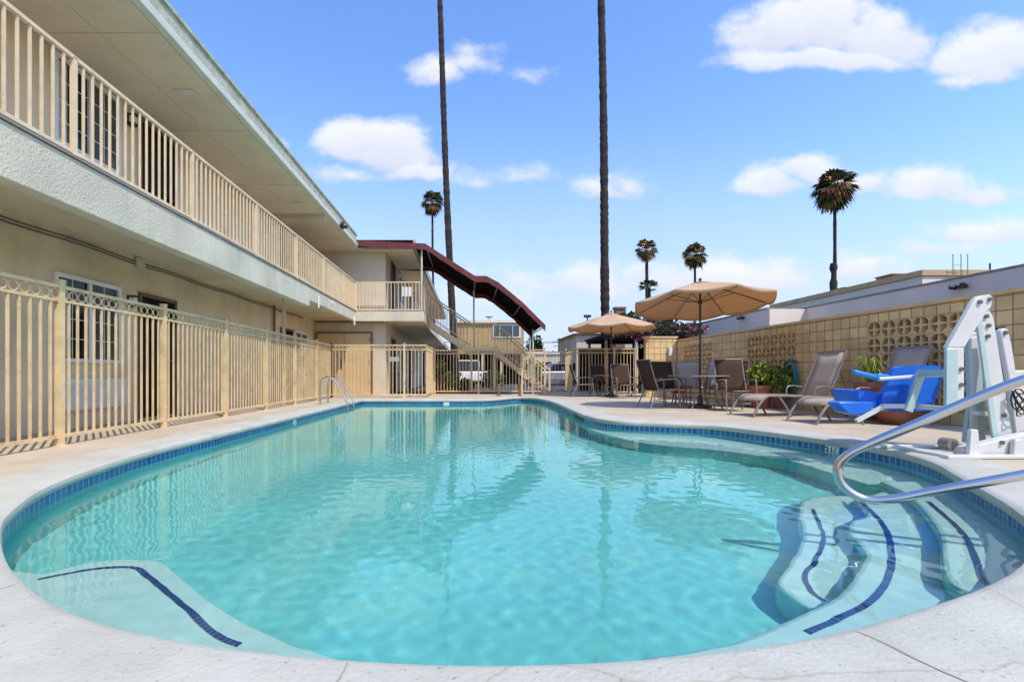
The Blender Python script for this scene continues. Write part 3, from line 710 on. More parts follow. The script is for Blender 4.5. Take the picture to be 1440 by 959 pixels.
# ------------------------------------------------------------------ block wall with breeze panels
d = Vector((.0414,-1,0)).normalized(); ang = math.atan2(d.y, d.x); W0 = Vector((6.73,15.74,0))
bw = thing('block_wall', 'long yellow block wall with three panels of pierced breeze blocks', 'wall', W0); bw.rotation_euler = (0,0,ang)
# local frame: x along the wall towards the camera, y towards the neighbour (so -y is the pool side... handled by sign)
TH = .19; WH = 1.82
def sx(Y): return (W0.y-Y)/abs(d.y)
panels = [(sx(15.36), 6), (sx(12.05), 6), (sx(8.59), 6)]; cell = .28; z0p = .26; rowsn = 5
def lbuild(m, name, matn, smooth=True):
    me = bpy.data.meshes.new(name); me.from_pydata(m.v, [], m.f); me.materials.append(M[matn])
    bm = bmesh.new(); bm.from_mesh(me); bmesh.ops.recalc_face_normals(bm, faces=bm.faces); bm.to_mesh(me); bm.free()
    o = bpy.data.objects.new(name, me); COL.objects.link(o); o.parent = bw; return o
m = MB(); x = 0.0; END = 15.5
for (a,k) in panels:
    b = a+k*cell; m.box((x,0,0),(a,TH,WH)); m.box((a,0,0),(b,TH,z0p)); m.box((a,0,z0p+rowsn*cell),(b,TH,WH)); x = b
m.box((x,0,0),(END,TH,WH)); lbuild(m, 'blockwork', 'block')
m = MB(); m.box((-.02,-.03,WH),(END,TH+.03,WH+.05)); lbuild(m, 'coping_cap', 'breeze')
def breeze_block(m, cx, cz, s):
    h = s/2; t = .015; y0_, y1_ = .01, .115
    for (ax,az,bx,bz) in ((-h,-h,h,-h+t),(-h,h-t,h,h),(-h,-h+t,-h+t,h-t),(h-t,-h+t,h,h-t)):
        m.box((cx+ax,y0_,cz+az),(cx+bx,y1_,cz+bz))
    i = h-t
    # curved four-pointed star touching the middle of each side, and corner fillets
    star = []
    for q in range(4):
        a0 = q*math.pi/2
        for (r_,da) in ((i,-.05),(i,.05),(i*.36,.40),(i*.25,math.pi/4),(i*.36,math.pi/2-.40)):
            star.append(Vector((cx+r_*math.cos(a0+da), y0_+.004, cz+r_*math.sin(a0+da))))
    m.prism(star, (0,y1_-y0_-.008,0))
    for sx_ in (-1,1):
        for sz_ in (-1,1):
            m.prism([Vector((cx+sx_*i,y0_+.004,cz+sz_*i)),Vector((cx+sx_*i,y0_+.004,cz+sz_*i*.52)),Vector((cx+sx_*i*.78,y0_+.004,cz+sz_*i*.78)),Vector((cx+sx_*i*.52,y0_+.004,cz+sz_*i))], (0,y1_-y0_-.008,0))
for (a,k) in panels:
    m = MB()
    for i in range(k):
        for j in range(rowsn): breeze_block(m, a+(i+.5)*cell, z0p+(j+.5)*cell, cell-.004)
    o = lbuild(m, 'breeze_panel', 'breeze')
# local +y must point away from the pool (towards +X)
ly = Matrix.Rotation(ang, 3, 'Z') @ Vector((0,1,0))
if ly.x < 0:
    for o in [c for c in bpy.data.objects if c.parent == bw]:
        for v_ in o.data.vertices: v_.co.y = -v_.co.y
        o.data.flip_normals()
ew = thing('block_wall', 'short lit block wall end facing the pool beside the fence', 'wall', (6.2,15.8,0))
m = MB(); m.box((5.72,15.80,0),(6.72,15.99,1.93)); o = m.build('blockwork', 'block', ew)
m = MB(); m.box((5.68,15.77,1.93),(6.76,16.02,1.98)); m.build('coping_cap', 'breeze', ew)
m = MB(); m.box((6.45,15.70,1.35),(6.55,15.80,1.62)); m.build('wall_box', 'white_paint', ew)

# ------------------------------------------------------------------ neighbours
nb = thing('flat_roof_building', 'low pale lavender building just behind the block wall', 'building', (12,10,0))
m = MB(); m.box((12,-6,0),(20,17.45,3.09)); m.box((10.7,17.45,0),(20,30,3.09)); m.build('wall', ['lavender'], nb)
m = MB(); m.box((11.98,-6,3.09),(20,17.43,3.14)); m.box((10.68,17.43,3.09),(20,30,3.15)); m.build('roof_edge', 'bolt', nb)
for (x_,y_,z_) in ((11.95,11.8,2.88),(10.65,19.0,2.95)):
    m = MB(); m.tube([(x_,y_-.1,z_),(x_-.12,y_-.16,z_+.02)], .06, 8); m.tube([(x_,y_+.1,z_),(x_-.12,y_+.16,z_+.02)], .06, 8); m.box((x_-.04,y_-.12,z_-.03),(x_+.05,y_+.12,z_+.03)); m.build('floodlight', 'black_metal', nb)
m = MB(); m.box((10.69,17.3,0),(12,17.45,3.08)); m.build('lit_end_wall', 'white_wall', nb)  # sunlit end of the same building, its lit tone put into the colour
nc = thing('flat_roof_building', 'taller cream building with brown parapet behind the lavender one', 'building', (17,22,0))
m = MB(); m.box((17,18.2,0),(32,27.3,4.45)); m.build('wall', 'white_wall', nc)
m = MB(); m.box((16.93,18.13,4.45),(32.1,27.4,4.66)); m.build('parapet', 'parapet', nc)
for (x_,y_,w_,h_) in ((17.9,23.2,.8,.12),(17.9,25.6,.8,.02),(17.6,20.2,.8,.14),(18.0,26.5,.7,-.02)):
    m = MB(); m.box((x_,y_,4.66),(x_+w_,y_+w_,4.66+h_+.1)); m.box((x_-.04,y_-.04,4.76+h_),(x_+w_+.04,y_+w_+.04,4.80+h_)); m.build('roof_unit', 'trim_brown', nc)
m = MB()
for x_ in (17.95,18.25,18.5): m.tube([(x_,18.0,3.1),(x_,18.0,5.2),(x_+.12,18.15,5.22)], .014, 6)
for k in range(6): m.tube([(17.95,18.0,3.4+k*.28),(18.25,18.0,3.4+k*.28)], .01, 5)
m.build('roof_ladder', 'frame_taupe', nc)
m = MB(); m.tube([(20.4,19,4.6),(20.4,19,5.1)], .03, 6); m.build('vent_pipe', 'black_metal', nc)
yb = thing('tan_building', 'tan wooden sided two storey building beyond the stairs', 'building', (1.5,36,0))
M['siding'] = grid_material('siding', (.58,.38,.17), (.54,.35,.15), (.30,.18,.08), .3, 9, .02, bump=.5)
m = MB(); m.box((-1.1,36,2.3),(3.95,44,4.55)); m.build('wall', 'siding', yb)
m = MB(); m.box((-1.3,35.8,4.55),(4.1,44.2,4.75)); m.build('roof', 'white_wall', yb)
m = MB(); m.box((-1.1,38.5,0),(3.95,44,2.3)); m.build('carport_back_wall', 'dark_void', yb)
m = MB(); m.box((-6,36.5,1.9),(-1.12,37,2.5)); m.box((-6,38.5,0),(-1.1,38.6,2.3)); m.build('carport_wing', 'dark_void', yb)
for x_ in (-1.05,.8,2.2,3.8):
    m = MB(); m.box((x_,36.05,0),(x_+.15,36.2,2.3)); m.build('column', 'cream_rail', yb)
w = MB(); w.box((1.65,35.94,3.45),(3.7,36.0,4.45)); fr = w.build('window', 'white_paint', yb)
for a,b in ((1.75,2.15),(2.2,3.1),(3.15,3.6)):
    w = MB(); w.box((a,35.92,3.55),(b,35.94,4.35)); w.build('pane', 'glass_grey', fr)
m = MB(); m.lathe([(0,.02),(.25,.08),(.3,.14)], (1.4,37,5.0), 12); m.tube([(1.4,37,4.7),(1.4,37,5.02)], .03, 6); m.build('satellite_dish', 'bolt', yb)
lw = thing('low_building', 'low cream shop row with dark openings seen beyond the gate', 'building', (12,62,0))
m = MB(); m.box((4,62,0),(34,70,3.3)); m.build('wall', 'beige_wall', lw)
m = MB(); m.box((3.8,61.8,3.3),(34.2,70,3.6)); m.build('roof', 'white_wall', lw)
for k in range(9):
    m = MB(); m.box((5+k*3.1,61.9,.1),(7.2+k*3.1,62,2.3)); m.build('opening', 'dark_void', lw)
dm = thing('domed_building', 'small tan building with rounded roof beyond the far umbrella', 'building', (9,42,0))
m = MB(); m.box((9.1,42,0),(12.5,46,2.9)); m.box((10.8,42.5,2.9),(12,45,4.1)); m.build('wall', 'beige_wall', dm)
m = MB(); m.lathe([(1.25,0),(1.15,.35),(.8,.7),(.3,.85),(0,.87)], (10.3,43.5,2.9), 16); m.build('rounded_roof', 'brick', dm)
hs_ = thing('brick_chimney_house', 'house with a brown brick chimney behind the vine pergola', 'house', (10,32,0))
m = MB(); m.box((7,32,0),(15,38,3.4)); m.build('wall', 'beige_wall', hs_)
m = MB(); m.prism([(6.7,31.7,3.4),(15.3,31.7,3.4),(11,31.7,4.3)], (0,6.6,0)); rf = m.build('roof', 'roof_tile', hs_, recalc=True)
m = MB(); m.box((9.35,31.2,0),(9.95,31.69,4.95)); m.box((9.28,31.13,4.95),(10.02,31.7,5.08)); m.build('chimney', 'brick', hs_)

# ------------------------------------------------------------------ foliage helpers
def leaves(m, rnd, n_, c_, r_, s_, mi=0, flat=.0):
    c_ = Vector(c_)
    for _ in range(n_):
        while True:
            q = Vector((rnd.uniform(-1,1),rnd.uniform(-1,1),rnd.uniform(-1,1)))
            if .25 < q.length < 1: break
        p = c_+Vector((q.x*r_[0],q.y*r_[1],q.z*r_[2]))
        a = Vector((rnd.gauss(0,1),rnd.gauss(0,1),rnd.gauss(0,1)*(1-flat))).normalized(); b = a.orthogonal().normalized()
        b = Matrix.Rotation(rnd.uniform(0,6.28),3,a) @ b
        L_ = s_*rnd.uniform(.6,1.4); w_ = L_*.28; cr = a.cross(b)
        m.add([p, p+b*L_*.5+cr*w_, p+b*L_, p+b*L_*.5-cr*w_], [(0,1,2,3)], mi if not isinstance(mi,tuple) else rnd.choice(mi))
def palm(name, label, base, top, rt, rb, crown_r, seed, nf=60, skirt=.5, group=None, bark='bark_far', fans=9, wob=.1):
    rnd = random.Random(seed); base, top = Vector(base), Vector(top)
    root = thing(name, label, 'palm tree', base, group); k = 170 if bark == 'bark' else 60; m = MB(); pts = []; rs = []
    hh = (top-base).length
    for i in range(k+1):
        t = i/k; p = base.lerp(top, t); p.x += wob*math.sin(t*5+seed)*t*(1-t)*2; pts.append(p); rs.append((rb*(1-t)+rt*t)*(1+.09*rnd.uniform(-1,1)+(.35*max(0,1-t*14))))
    m.tube(pts, rs, 14); 
    m.build('trunk', bark, root)
    g_, b_ = MB(), MB()
    for i in range(nf):
        el = rnd.uniform(-75,85) if nf > 30 else rnd.uniform(-10,70); dead = nf > 30 and rnd.random() < (.75 if el < 0 else .30)*skirt*1.6
        az = rnd.uniform(0,360); el_, az_ = R(el), R(az)
        dr = Vector((math.cos(el_)*math.cos(az_), math.cos(el_)*math.sin(az_), math.sin(el_)))
        L_ = crown_r*rnd.uniform(.30,.58)*(.85 if dead else 1); hub = top+dr*L_-Vector((0,0,.08*crown_r))
        mm = b_ if dead else g_
        side = dr.cross(Vector((0,0,1))).normalized(); nm = side.cross(dr)
        mm.add([top-Vector((0,0,.1*crown_r)), hub+side*.03, hub-side*.03], [(0,1,2)])
        fl = crown_r*rnd.uniform(.42,.56)
        for j in range(fans):
            a_ = R(-75+150*j/(fans-1)); dd_ = (dr*math.cos(a_)+side*math.sin(a_)).normalized()
            wv = dd_.cross(nm).normalized()*fl*.10
            mid = hub+dd_*fl*.55+nm*.03*fl; tip = hub+dd_*fl*rnd.uniform(.85,1.05)-Vector((0,0,fl*(.35 if not dead else .5)*rnd.uniform(.5,1.2)))
            mm.add([hub, mid+wv, tip, mid-wv], [(0,1,2,3)])
    g_.build('fronds', 'palm_green', root, smooth=False); b_.build('dead_fronds', 'palm_dead', root, smooth=False)
    return root
def trunk_pts(): pass
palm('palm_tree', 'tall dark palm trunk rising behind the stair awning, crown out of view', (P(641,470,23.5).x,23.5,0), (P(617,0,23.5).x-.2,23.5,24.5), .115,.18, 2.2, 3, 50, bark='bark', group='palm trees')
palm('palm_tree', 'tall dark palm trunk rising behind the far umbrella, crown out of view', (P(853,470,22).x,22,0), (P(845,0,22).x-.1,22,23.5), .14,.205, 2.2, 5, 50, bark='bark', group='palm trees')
palm('palm_tree', 'small distant palm with round crown just left of a tall trunk', (P(611,520,57).x,57,0), (P(608,283,57).x,57,P(608,283,57).z), .12,.16, 1.7, 7, 75, .42, group='palm trees')
palm('palm_tree', 'distant palm with ragged skirted trunk above the big umbrella', (P(913,500,60).x,60,0), (P(909,348,60).x,60,P(909,350,60).z), .16,.3, 1.6, 8, 60, .55, group='palm trees')
palm('palm_tree', 'short young palm with sparse open fronds by the big umbrella', (P(914,500,55).x,55,0), (P(913,405,55).x,55,P(913,404,55).z), .14,.22, 1.5, 9, 20, .15, group='palm trees')
palm('palm_tree', 'distant palm with bushy crown straight above the big umbrella', (P(977,500,62).x,62,0), (P(977,358,62).x,62,P(977,358,62).z), .13,.2, 1.9, 10, 80, .42, group='palm trees')
palm('palm_tree', 'tall slim palm with brown skirted crown behind the cream building', (P(1172,500,40).x,40,0), (P(1174,264,40).x,40,P(1174,262,40).z), .11,.15, 2.0, 11, 95, .42, group='palm trees')
m = MB(); rnd = random.Random(1)
pt = [o for o in bpy.data.objects if o.name.startswith('palm_tree')][-1]
m.tube([(P(1172,500,40).x, 40, z) for z in [5.5+.4*i for i in range(12)]], [.24*(1+.35*rnd.uniform(-1,1)) for _ in range(12)], 9); m.build('bark_skirt', 'bark_far', pt)

def tree(label, c_, r_, seed, n_=900, s_=.5, mats=('leaf_dark','leaf'), trunk_r=.15, name='leafy_tree', cat='tree'):
    rnd = random.Random(seed); root = thing(name, label, cat, (c_[0],c_[1],0))
    m = MB(); m.tube([(c_[0],c_[1],0),(c_[0]+.1,c_[1],c_[2]*.5),(c_[0],c_[1],c_[2])], [trunk_r,trunk_r*.8,trunk_r*.5], 8)
    for k in range(5):
        a = k*1.3; m.tube([(c_[0],c_[1],c_[2]*.6),(c_[0]+r_[0]*.6*math.cos(a),c_[1]+r_[1]*.6*math.sin(a),c_[2]+r_[2]*.3)], [trunk_r*.5,trunk_r*.15], 6)
    m.build('trunk', 'bark_far', root)
    m = MB()
    for k in range(14):
        q = Vector((rnd.uniform(-.7,.7)*r_[0],rnd.uniform(-.7,.7)*r_[1],rnd.uniform(-.7,.7)*r_[2]))
        leaves(m, rnd, n_//14, Vector(c_)+q, (r_[0]*.45,r_[1]*.45,r_[2]*.4), s_, (0,0,1))
    m.build('crown', list(mats), root, smooth=False); return root
tree('dark spreading tree behind the vine pergola', (P(912,450,25).x,25,3.1), (1.5,1.4,.95), 3, 2200, .22, ('leaf_dark','leaf_dark'))
tree('distant dark conical tree beyond the stairs', (P(751,490,80).x,80,4.5), (1.3,1.3,2.2), 4, 500, .7, ('leaf_dark','leaf_dark'))
for k,(px,py,Y) in enumerate(((775,496,95),(815,500,110),(735,500,120),(835,492,90))):
    p = P(px,py,Y); tree(['low rounded tree on the far skyline beyond the gate','flat bushy tree on the skyline right of the gate','hazy tree on the skyline behind the stair foot','rounded tree on the skyline behind the domed building'][k], (p.x,Y,2.8), (3.2,2,2), 20+k, 400, .9, ('leaf_dark','leaf'))
# vine pergola
pg = thing('vine_pergola', 'dark flat pergola overgrown with pink flowering vine', 'pergola', (7,19.6,0))
m = MB(); m.box((5.3,19.2,2.12),(8.7,22.2,2.22)); 
for k in range(7): m.box((5.2,19.3+k*.45,2.22),(8.8,19.38+k*.45,2.32))
m.build('roof', 'dark_void', pg)
for x_,y_ in ((5.4,19.3),(8.6,19.3),(5.4,22),(8.6,22),(6.6,19.3)):
    m = MB(); m.box((x_-.05,y_-.05,0),(x_+.05,y_+.05,2.12)); m.build('post', 'white_paint' if x_ == 6.6 else 'trim_brown', pg)
m = MB(); rnd = random.Random(9)
for k in range(26): leaves(m, rnd, 130, (rnd.uniform(6.0,9.2),rnd.uniform(19.0,20.5),2.5+rnd.uniform(-.25,.28)), (.5,.5,.24), .13, (0,0,0,1))
m.build('vine', ['leaf_dark','pink_flower'], pg, smooth=False)
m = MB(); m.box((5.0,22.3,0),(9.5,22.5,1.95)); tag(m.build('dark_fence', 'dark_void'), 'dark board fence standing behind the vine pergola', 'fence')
m = MB(); m.prism([(6.985,15.4,0),(7.025,15.4,0),(7.675,-.3,0),(7.635,-.3,0)], (0,0,1.72)); tag(m.build('dark_backing', 'dark_void', recalc=True), 'dark backing added close behind the pierced block wall to darken its openings', 'fence')  # unseen backing added to keep sun out of the breeze openings and darken them

# ------------------------------------------------------------------ garden bed behind the fence
rnd = random.Random(5)
m = MB(); m.box((-1.3,18.55,-.03),(.95,18.6,.08)); tag(m.build('bed_kerb', 'step_red'), 'low red brown kerb edging the garden bed behind the fence', 'kerb')
for k,(x_,y_,z_,r_,mt,lab) in enumerate(((-.85,19.3,.40,(.36,.3,.40),('leaf_yellow','leaf'),'yellow green bush in the garden bed behind the fence'),
        (-1.22,19.1,.3,(.24,.25,.28),('leaf','pink_flower'),'pink flowering plant at the left end of the garden bed'),
        (-.2,19.5,.28,(.34,.25,.26),('leaf_dark','leaf'),'low dark green plant beside the yellow green bush'),
        (-1.25,20.3,1.0,(.14,.14,.35),('leaf','leaf_yellow'),'tall bright green leafy plant in the garden bed'),
        (2.75,21.6,.85,(.42,.4,.62),('leaf_yellow','leaf'),'yellow green shrub growing past the foot of the stairs'),
        (1.0,22.4,.5,(.6,.4,.42),('leaf_dark','leaf'),'dark low shrub growing under the stair landing'))):
    root = thing('garden_plant', lab, 'plant', (x_,y_,0)); mm = MB(); leaves(mm, rnd, 700, (x_,y_,z_), r_, .12, (0,1)); mm.build('foliage', list(mt), root, smooth=False)
    mm = MB(); mm.tube([(x_,y_,0),(x_,y_,z_)], .02, 6); mm.build('stem', 'bark_far', root)

# ------------------------------------------------------------------ cars
def car(label, loc, rz, matn, pickup=False, L_=4.5, W_=1.8, group='parked cars'):
    r = thing('parked_car', label, 'car', (0,0,0), group); hw = W_/2
    low = [(-L_/2,.35),(-L_/2+.05,.75),(-L_/2+.15,.88),(-L_*.22,.92),(L_*.24,.95),(L_/2-.05,.9),(L_/2,.7),(L_/2,.35)]
    m = MB(); m.prism([(x_,-hw,z_) for x_,z_ in low], (0,W_,0)); b = m.build('body', matn, r, recalc=True, bevel=.05)
    if pickup: cab = [(-L_*.24,.92),(-L_*.12,1.5),(L_*.10,1.52),(L_*.14,.95)]
    else: cab = [(-L_*.24,.92),(-L_*.10,1.42),(L_*.22,1.45),(L_*.40,.94)]
    m = MB(); m.prism([(x_,-hw+.12,z_) for x_,z_ in cab], (0,W_-.24,0)); m.build('cabin', 'glass_dark', r, recalc=True, bevel=.04)
    m = MB(); m.prism([(cab[1][0]-.03,-hw+.14,cab[1][1]+.005),(cab[2][0]+.03,-hw+.14,cab[2][1]+.005),(cab[2][0]-.02,-hw+.14,cab[2][1]+.05),(cab[1][0]+.02,-hw+.14,cab[1][1]+.05)], (0,W_-.28,0))
    for xx in (cab[1][0]+.02,(cab[1][0]+cab[2][0])/2,cab[2][0]):
        for sy in (-1,1): m.beam((xx,sy*(hw-.115),.93),(xx,sy*(hw-.12),cab[1][1]+.02), .06,.02)
    m.build('roof', matn, r, recalc=True)
    if pickup:
        m = MB(); m.box((L_*.2,-hw+.1,.93),(L_/2-.1,hw-.1,.97)); m.build('cargo_bed', 'dark_void', r)
    for x_ in (-L_*.32,L_*.32):
        for sy in (-1,1):
            m = MB(); m.tube([(x_,sy*(hw-.2),.33),(x_,sy*(hw+.01),.33)], .33, 18); w_ = m.build('wheel', 'tyre', r)
            m = MB(); m.tube([(x_,sy*(hw+.0),.33),(x_,sy*(hw+.02),.33)], .19, 12); m.build('rim', 'bolt', w_)
    for sy in (-1,1):
        m = MB(); m.box((L_/2-.02,sy*(hw-.3),.65),(L_/2+.02,sy*(hw-.05),.85)); m.build('tail_light', 'tail_red', r)
        m = MB(); m.box((-L_/2-.02,sy*(hw-.35),.6),(-L_/2+.05,sy*(hw-.05),.72)); m.build('headlight', 'tile_white', r)
    r.location = loc; r.rotation_euler = (0,0,rz); return r
car('white pickup truck parked under the tan building', (-.35,29,0), R(-80), 'car_white', True, 5.0)
car('silver car parked beyond the narrow gate', (5.9,33,0), R(10), 'car_silver')

# ------------------------------------------------------------------ far street things
up = thing('utility_pole', 'thin wooden utility pole with crossarms far beyond the gate', 'utility pole', (P(786,490,90).x,90,0))
x_ = up.location.x; m = MB(); m.tube([(x_,90,0),(x_,90,7.4)], .15, 8); m.build('pole', 'bark_far', up)
m = MB(); m.box((x_-1.3,89.9,6.6),(x_+1.3,90.1,6.75)); m.box((x_-1,89.9,5.9),(x_+1,90.1,6.0)); m.build('crossarm', 'bark_far', up)
for dz,dy in ((0,0),(.1,.6)):
    m = MB(); m.tube([(x_-45+i*6, 90+dy, 6.8+dz+.012*((i-7.5)**2-56)*.3) for i in range(16)], .03, 4); m.build('wire', 'black_metal', up)
sp_ = thing('street_lamp', 'dark street lamp standing above the far umbrella', 'street lamp', (P(826,470,50).x,50,0))
x_ = sp_.location.x; m = MB(); m.tube([(x_,50,0),(x_,50,6.6)], .07, 8); m.build('pole', 'black_metal', sp_)
m = MB(); m.box((x_-.35,49.8,6.6),(x_+.35,50.2,6.85)); m.build('lamp_head', 'black_metal', sp_)
for lab,px in (('left dark stub post on the deck at the far pool end',701),('right dark stub post on the deck at the far pool end',731)):
    p = G(px,556.8); m = MB(); m.tube([(p.x,p.y,0),(p.x,p.y,.42)], .045, 10); m.lathe([(.09,0),(.09,.015),(.04,.02)], (p.x,p.y,0), 12)
    tag(m.build('stub_post', 'trim_brown'), lab, 'post', 'stub posts at the far end of the pool')

# ------------------------------------------------------------------ pool ladder and grab rail
ld = thing('pool_ladder', 'pair of chrome ladder rails at the far left pool edge', 'pool ladder', (-3.4,12.4,0))
for Y in (11.95,12.6):
    q = cat_rom([(-3.72,Y,0),(-3.72,Y,.45),(-3.66,Y,.62),(-3.52,Y,.67),(-3.38,Y,.6),(-3.2,Y,.32),(-3.06,Y,.0),(-3.04,Y,-.5)], 6)
    m = MB(); m.tube(q, .024, 10); o = m.build('handrail', 'chrome', ld)
    m = MB(); m.lathe([(.055,0),(.055,.012),(.026,.02)], (-3.72,Y,0), 14); m.build('flange', 'chrome', o)
for z in (-.25,-.5):
    m = MB(); m.box((-3.08,11.97,z-.02),(-3.0,12.58,z)); m.build('rung', 'chrome', ld)
gr = thing('grab_rail', 'curved chrome grab rail over the pool steps', 'handrail', (3.3,2.15,0))
def rp(x_, z_): return (x_, 2.85-.635*(x_-2.17), z_)
q = cat_rom([rp(*t) for t in ((3.44,0),(3.44,.55),(3.42,.78),(3.32,.90),(3.15,.87),(2.80,.72),(2.44,.462),(2.29,.35),(2.20,.27),(2.165,.19),(2.19,.09),(2.27,.03),(2.38,.05),(2.515,.112),(2.80,.24),(3.0,.325),(3.10,.33),(3.15,.25),(3.16,0))], 6)
m = MB(); m.tube(q, .025, 16); m.build('rail', 'chrome', gr)
for x_,y,_ in (rp(3.44,0),rp(3.16,0)):
    m = MB(); m.lathe([(.06,0.004),(.06,.016),(.03,.03),(.022,.03)], (x_,y,0), 18); m.build('flange', 'chrome', gr)

# ------------------------------------------------------------------ patio furniture
def make_chair(label, slm='sling'):
    r = thing('patio_chair', label, 'chair', (0,0,0), 'sling patio chairs at the umbrella tables'); w_ = .28
    for s_ in (-1,1):
        x_ = s_*w_
        m = MB(); m.tube(cat_rom([(x_,-.30,0),(x_,-.27,.40),(x_,-.25,.60),(x_,-.18,.64),(x_,.1,.63),(x_,.27,.60)], 4), .014, 7); m.build('front_leg', 'frame_taupe', r)
        m = MB(); m.tube(cat_rom([(x_,.42,0),(x_,.24,.40),(x_,.30,.62),(x_,.40,.95),(x_,.43,1.07)], 4), .014, 7); m.build('rear_leg', 'frame_taupe', r)
        m = MB(); m.tube([(x_,-.27,.42),(x_,.24,.40)], .014, 7); m.build('seat_rail', 'frame_taupe', r)
    for y_,z_ in ((-.27,.41),(.24,.39),(.43,1.06),(.0,.15)):
        m = MB(); m.tube([(-w_,y_,z_),(w_,y_,z_)], .012, 7); m.build('stretcher', 'frame_taupe', r)
    rows = []
    for y_,z_ in ((-.29,.405),(-.27,.43),(-.1,.41),(.12,.39),(.22,.42),(.27,.52),(.33,.72),(.39,.92),(.43,1.06)):
        rows.append([Vector((x_*w_*.97, y_, z_-.012*(1-x_*x_))) for x_ in (-1,-.5,0,.5,1)])
    for nm,a,b in (('seat',0,5),('backrest',4,9)):
        m = MB(); m.sheet(rows[a:b]); o = m.build(nm, slm, r); sd = o.modifiers.new('s','SOLIDIFY'); sd.thickness = .008; sd.offset = 0
    return r
def place(o, x_, y_, rz, z_=0): o.location = (x_,y_,z_); o.rotation_euler = (0,0,R(rz)); return o
proto = make_chair('patio chair nearest the pool at the large umbrella table, facing the camera')
ch = [(proto, 5.40,9.85,-8,None,None),
  (None,4.22,10.75,100,'patio chair left of the large umbrella table, turned sideways',None),
  (None,4.80,11.7,5,'patio chair behind the large umbrella table, left of its pole',None),
  (None,6.0,11.3,-55,'dark patio chair right of the large umbrella table by the terracotta pot',None),
  (None,5.6,12.4,150,'patio chair with painted sunlit sling just left of the large umbrella pole','sling_lit'),
  (None,5.88,12.0,190,'patio chair with painted sunlit sling just right of the large umbrella pole','sling_lit'),
  (None,4.8,15.2,0,'patio chair in front of the far umbrella table, facing the camera',None),
  (None,3.75,16.1,85,'patio chair at the left end of the far umbrella table',None),
  (None,4.6,17.0,8,'patio chair behind the far umbrella table, against the fence',None),
  (None,5.6,15.9,-60,'patio chair at the right end of the far umbrella table',None)]
for o,x_,y_,rz,lab,alt in ch:
    if o is None:
        o = copy_tree(proto); o['label'] = lab
        if alt:
            for c_ in [q for q in bpy.data.objects if q.parent == o and q.name.startswith(('seat','backrest')) and not q.name.startswith('seat_rail')]:
                c_.data = c_.data.copy(); c_.data.materials[0] = M[alt]
    place(o, x_, y_, rz)
def make_table(label, loc, r_=.60):
    r = thing('patio_table', label, 'table', loc, 'round glass patio tables'); x_,y_,_ = loc
    m = MB(); m.lathe([(.02,.705),(r_-.02,.705),(r_-.02,.712),(.02,.712)], loc, 32); m.build('glass_top', 'table_top', r)
    m = MB(); m.tube([(x_+r_*math.cos(t*math.pi/18),y_+r_*math.sin(t*math.pi/18),.705) for t in range(36)], .016, 8, closed=True); m.build('rim', 'frame_taupe', r)
    for k in range(4):
        a = R(45+90*k); c_, s_ = math.cos(a), math.sin(a)
        m = MB(); m.tube(cat_rom([(x_+.50*c_,y_+.50*s_,.70),(x_+.34*c_,y_+.34*s_,.45),(x_+.34*c_,y_+.34*s_,.2),(x_+.48*c_,y_+.48*s_,0)],4), .017, 7); m.build('leg', 'frame_taupe', r)
    m = MB(); m.tube([(x_+.34*math.cos(t*math.pi/8),y_+.34*math.sin(t*math.pi/8),.32) for t in range(16)], .012, 6, closed=True); m.build('leg_ring', 'frame_taupe', r)
    return r
T1, T2 = (5.10,10.75,0), (4.72,16.25,0)
make_table('round glass patio table under the large umbrella', T1, .66); make_table('round glass patio table under the far umbrella', T2)
def make_umbrella(label, loc, tilt, seed):
    r = thing('patio_umbrella', label, 'umbrella', loc, 'tan market umbrellas'); x_,y_,_ = loc; top = 2.76; nr = 8; rad = 1.45
    m = MB(); m.tube([(x_,y_,0),(x_,y_,top+.02)], .022, 12); m.build('pole', 'pole_dark', r)
    m = MB(); m.lathe([(.0,.0),(.24,.0),(.24,.05),(.06,.09),(.035,.30),(.0,.30)], loc, 20); m.build('base', 'pole_dark', r)
    m = MB(); m.lathe([(0,0),(.03,.02),(.035,.05),(.02,.08),(0,.09)], (x_,y_,top+.04), 12); m.build('finial', 'pole_dark', r)
    tm = Matrix.Rotation(R(tilt), 3, 'X'); ap = Vector((x_,y_,top))
    def cp(th, f):      # point of the cloth
        seg = (th/(2*math.pi/nr))%1; s_ = math.sin(seg*math.pi)
        rr = rad*f*(1-.05*s_*f); z = -.43*f**1.2-.07*s_*f*f
        return ap+tm@Vector((rr*math.cos(th), rr*math.sin(th), z))
    m = MB(); NA = 64; rows = [[cp(2*math.pi*j/NA, f) for j in range(NA+1)] for f in (.09,.2,.35,.5,.65,.8,.92,1.0)]
    rows.append([p+tm@Vector((0,0,-.05-.018*abs(math.sin(j*math.pi/8)))) for j,p in enumerate(rows[-1])])
    m.sheet(rows); o = m.build('canopy', 'umbrella', r); sd = o.modifiers.new('s','SOLIDIFY'); sd.thickness = .004
    m = MB(); m.sheet([[cp(2*math.pi*j/32, .01)+Vector((0,0,.05)) for j in range(33)],[cp(2*math.pi*j/32, .17)+Vector((0,0,.03)) for j in range(33)]]); m.build('vent_cap', 'umbrella', r)
    for k in range(nr):
        th = 2*math.pi*k/nr; m = MB(); m.tube([cp(th,f)-Vector((0,0,.015)) for f in (.03,.3,.6,.97)], .009, 6); m.build('rib', 'pole_dark', r)
        m = MB(); m.tube([Vector((x_,y_,top-.42)), cp(th,.52)-Vector((0,0,.02))], .008, 6); m.build('strut', 'pole_dark', r)
    m = MB(); m.tube([(x_,y_,top-.46),(x_,y_,top-.36)], .045, 10); m.build('hub', 'pole_dark', r)
    return r
make_umbrella('large tan market umbrella over the nearer glass table', T1, -6, 1)
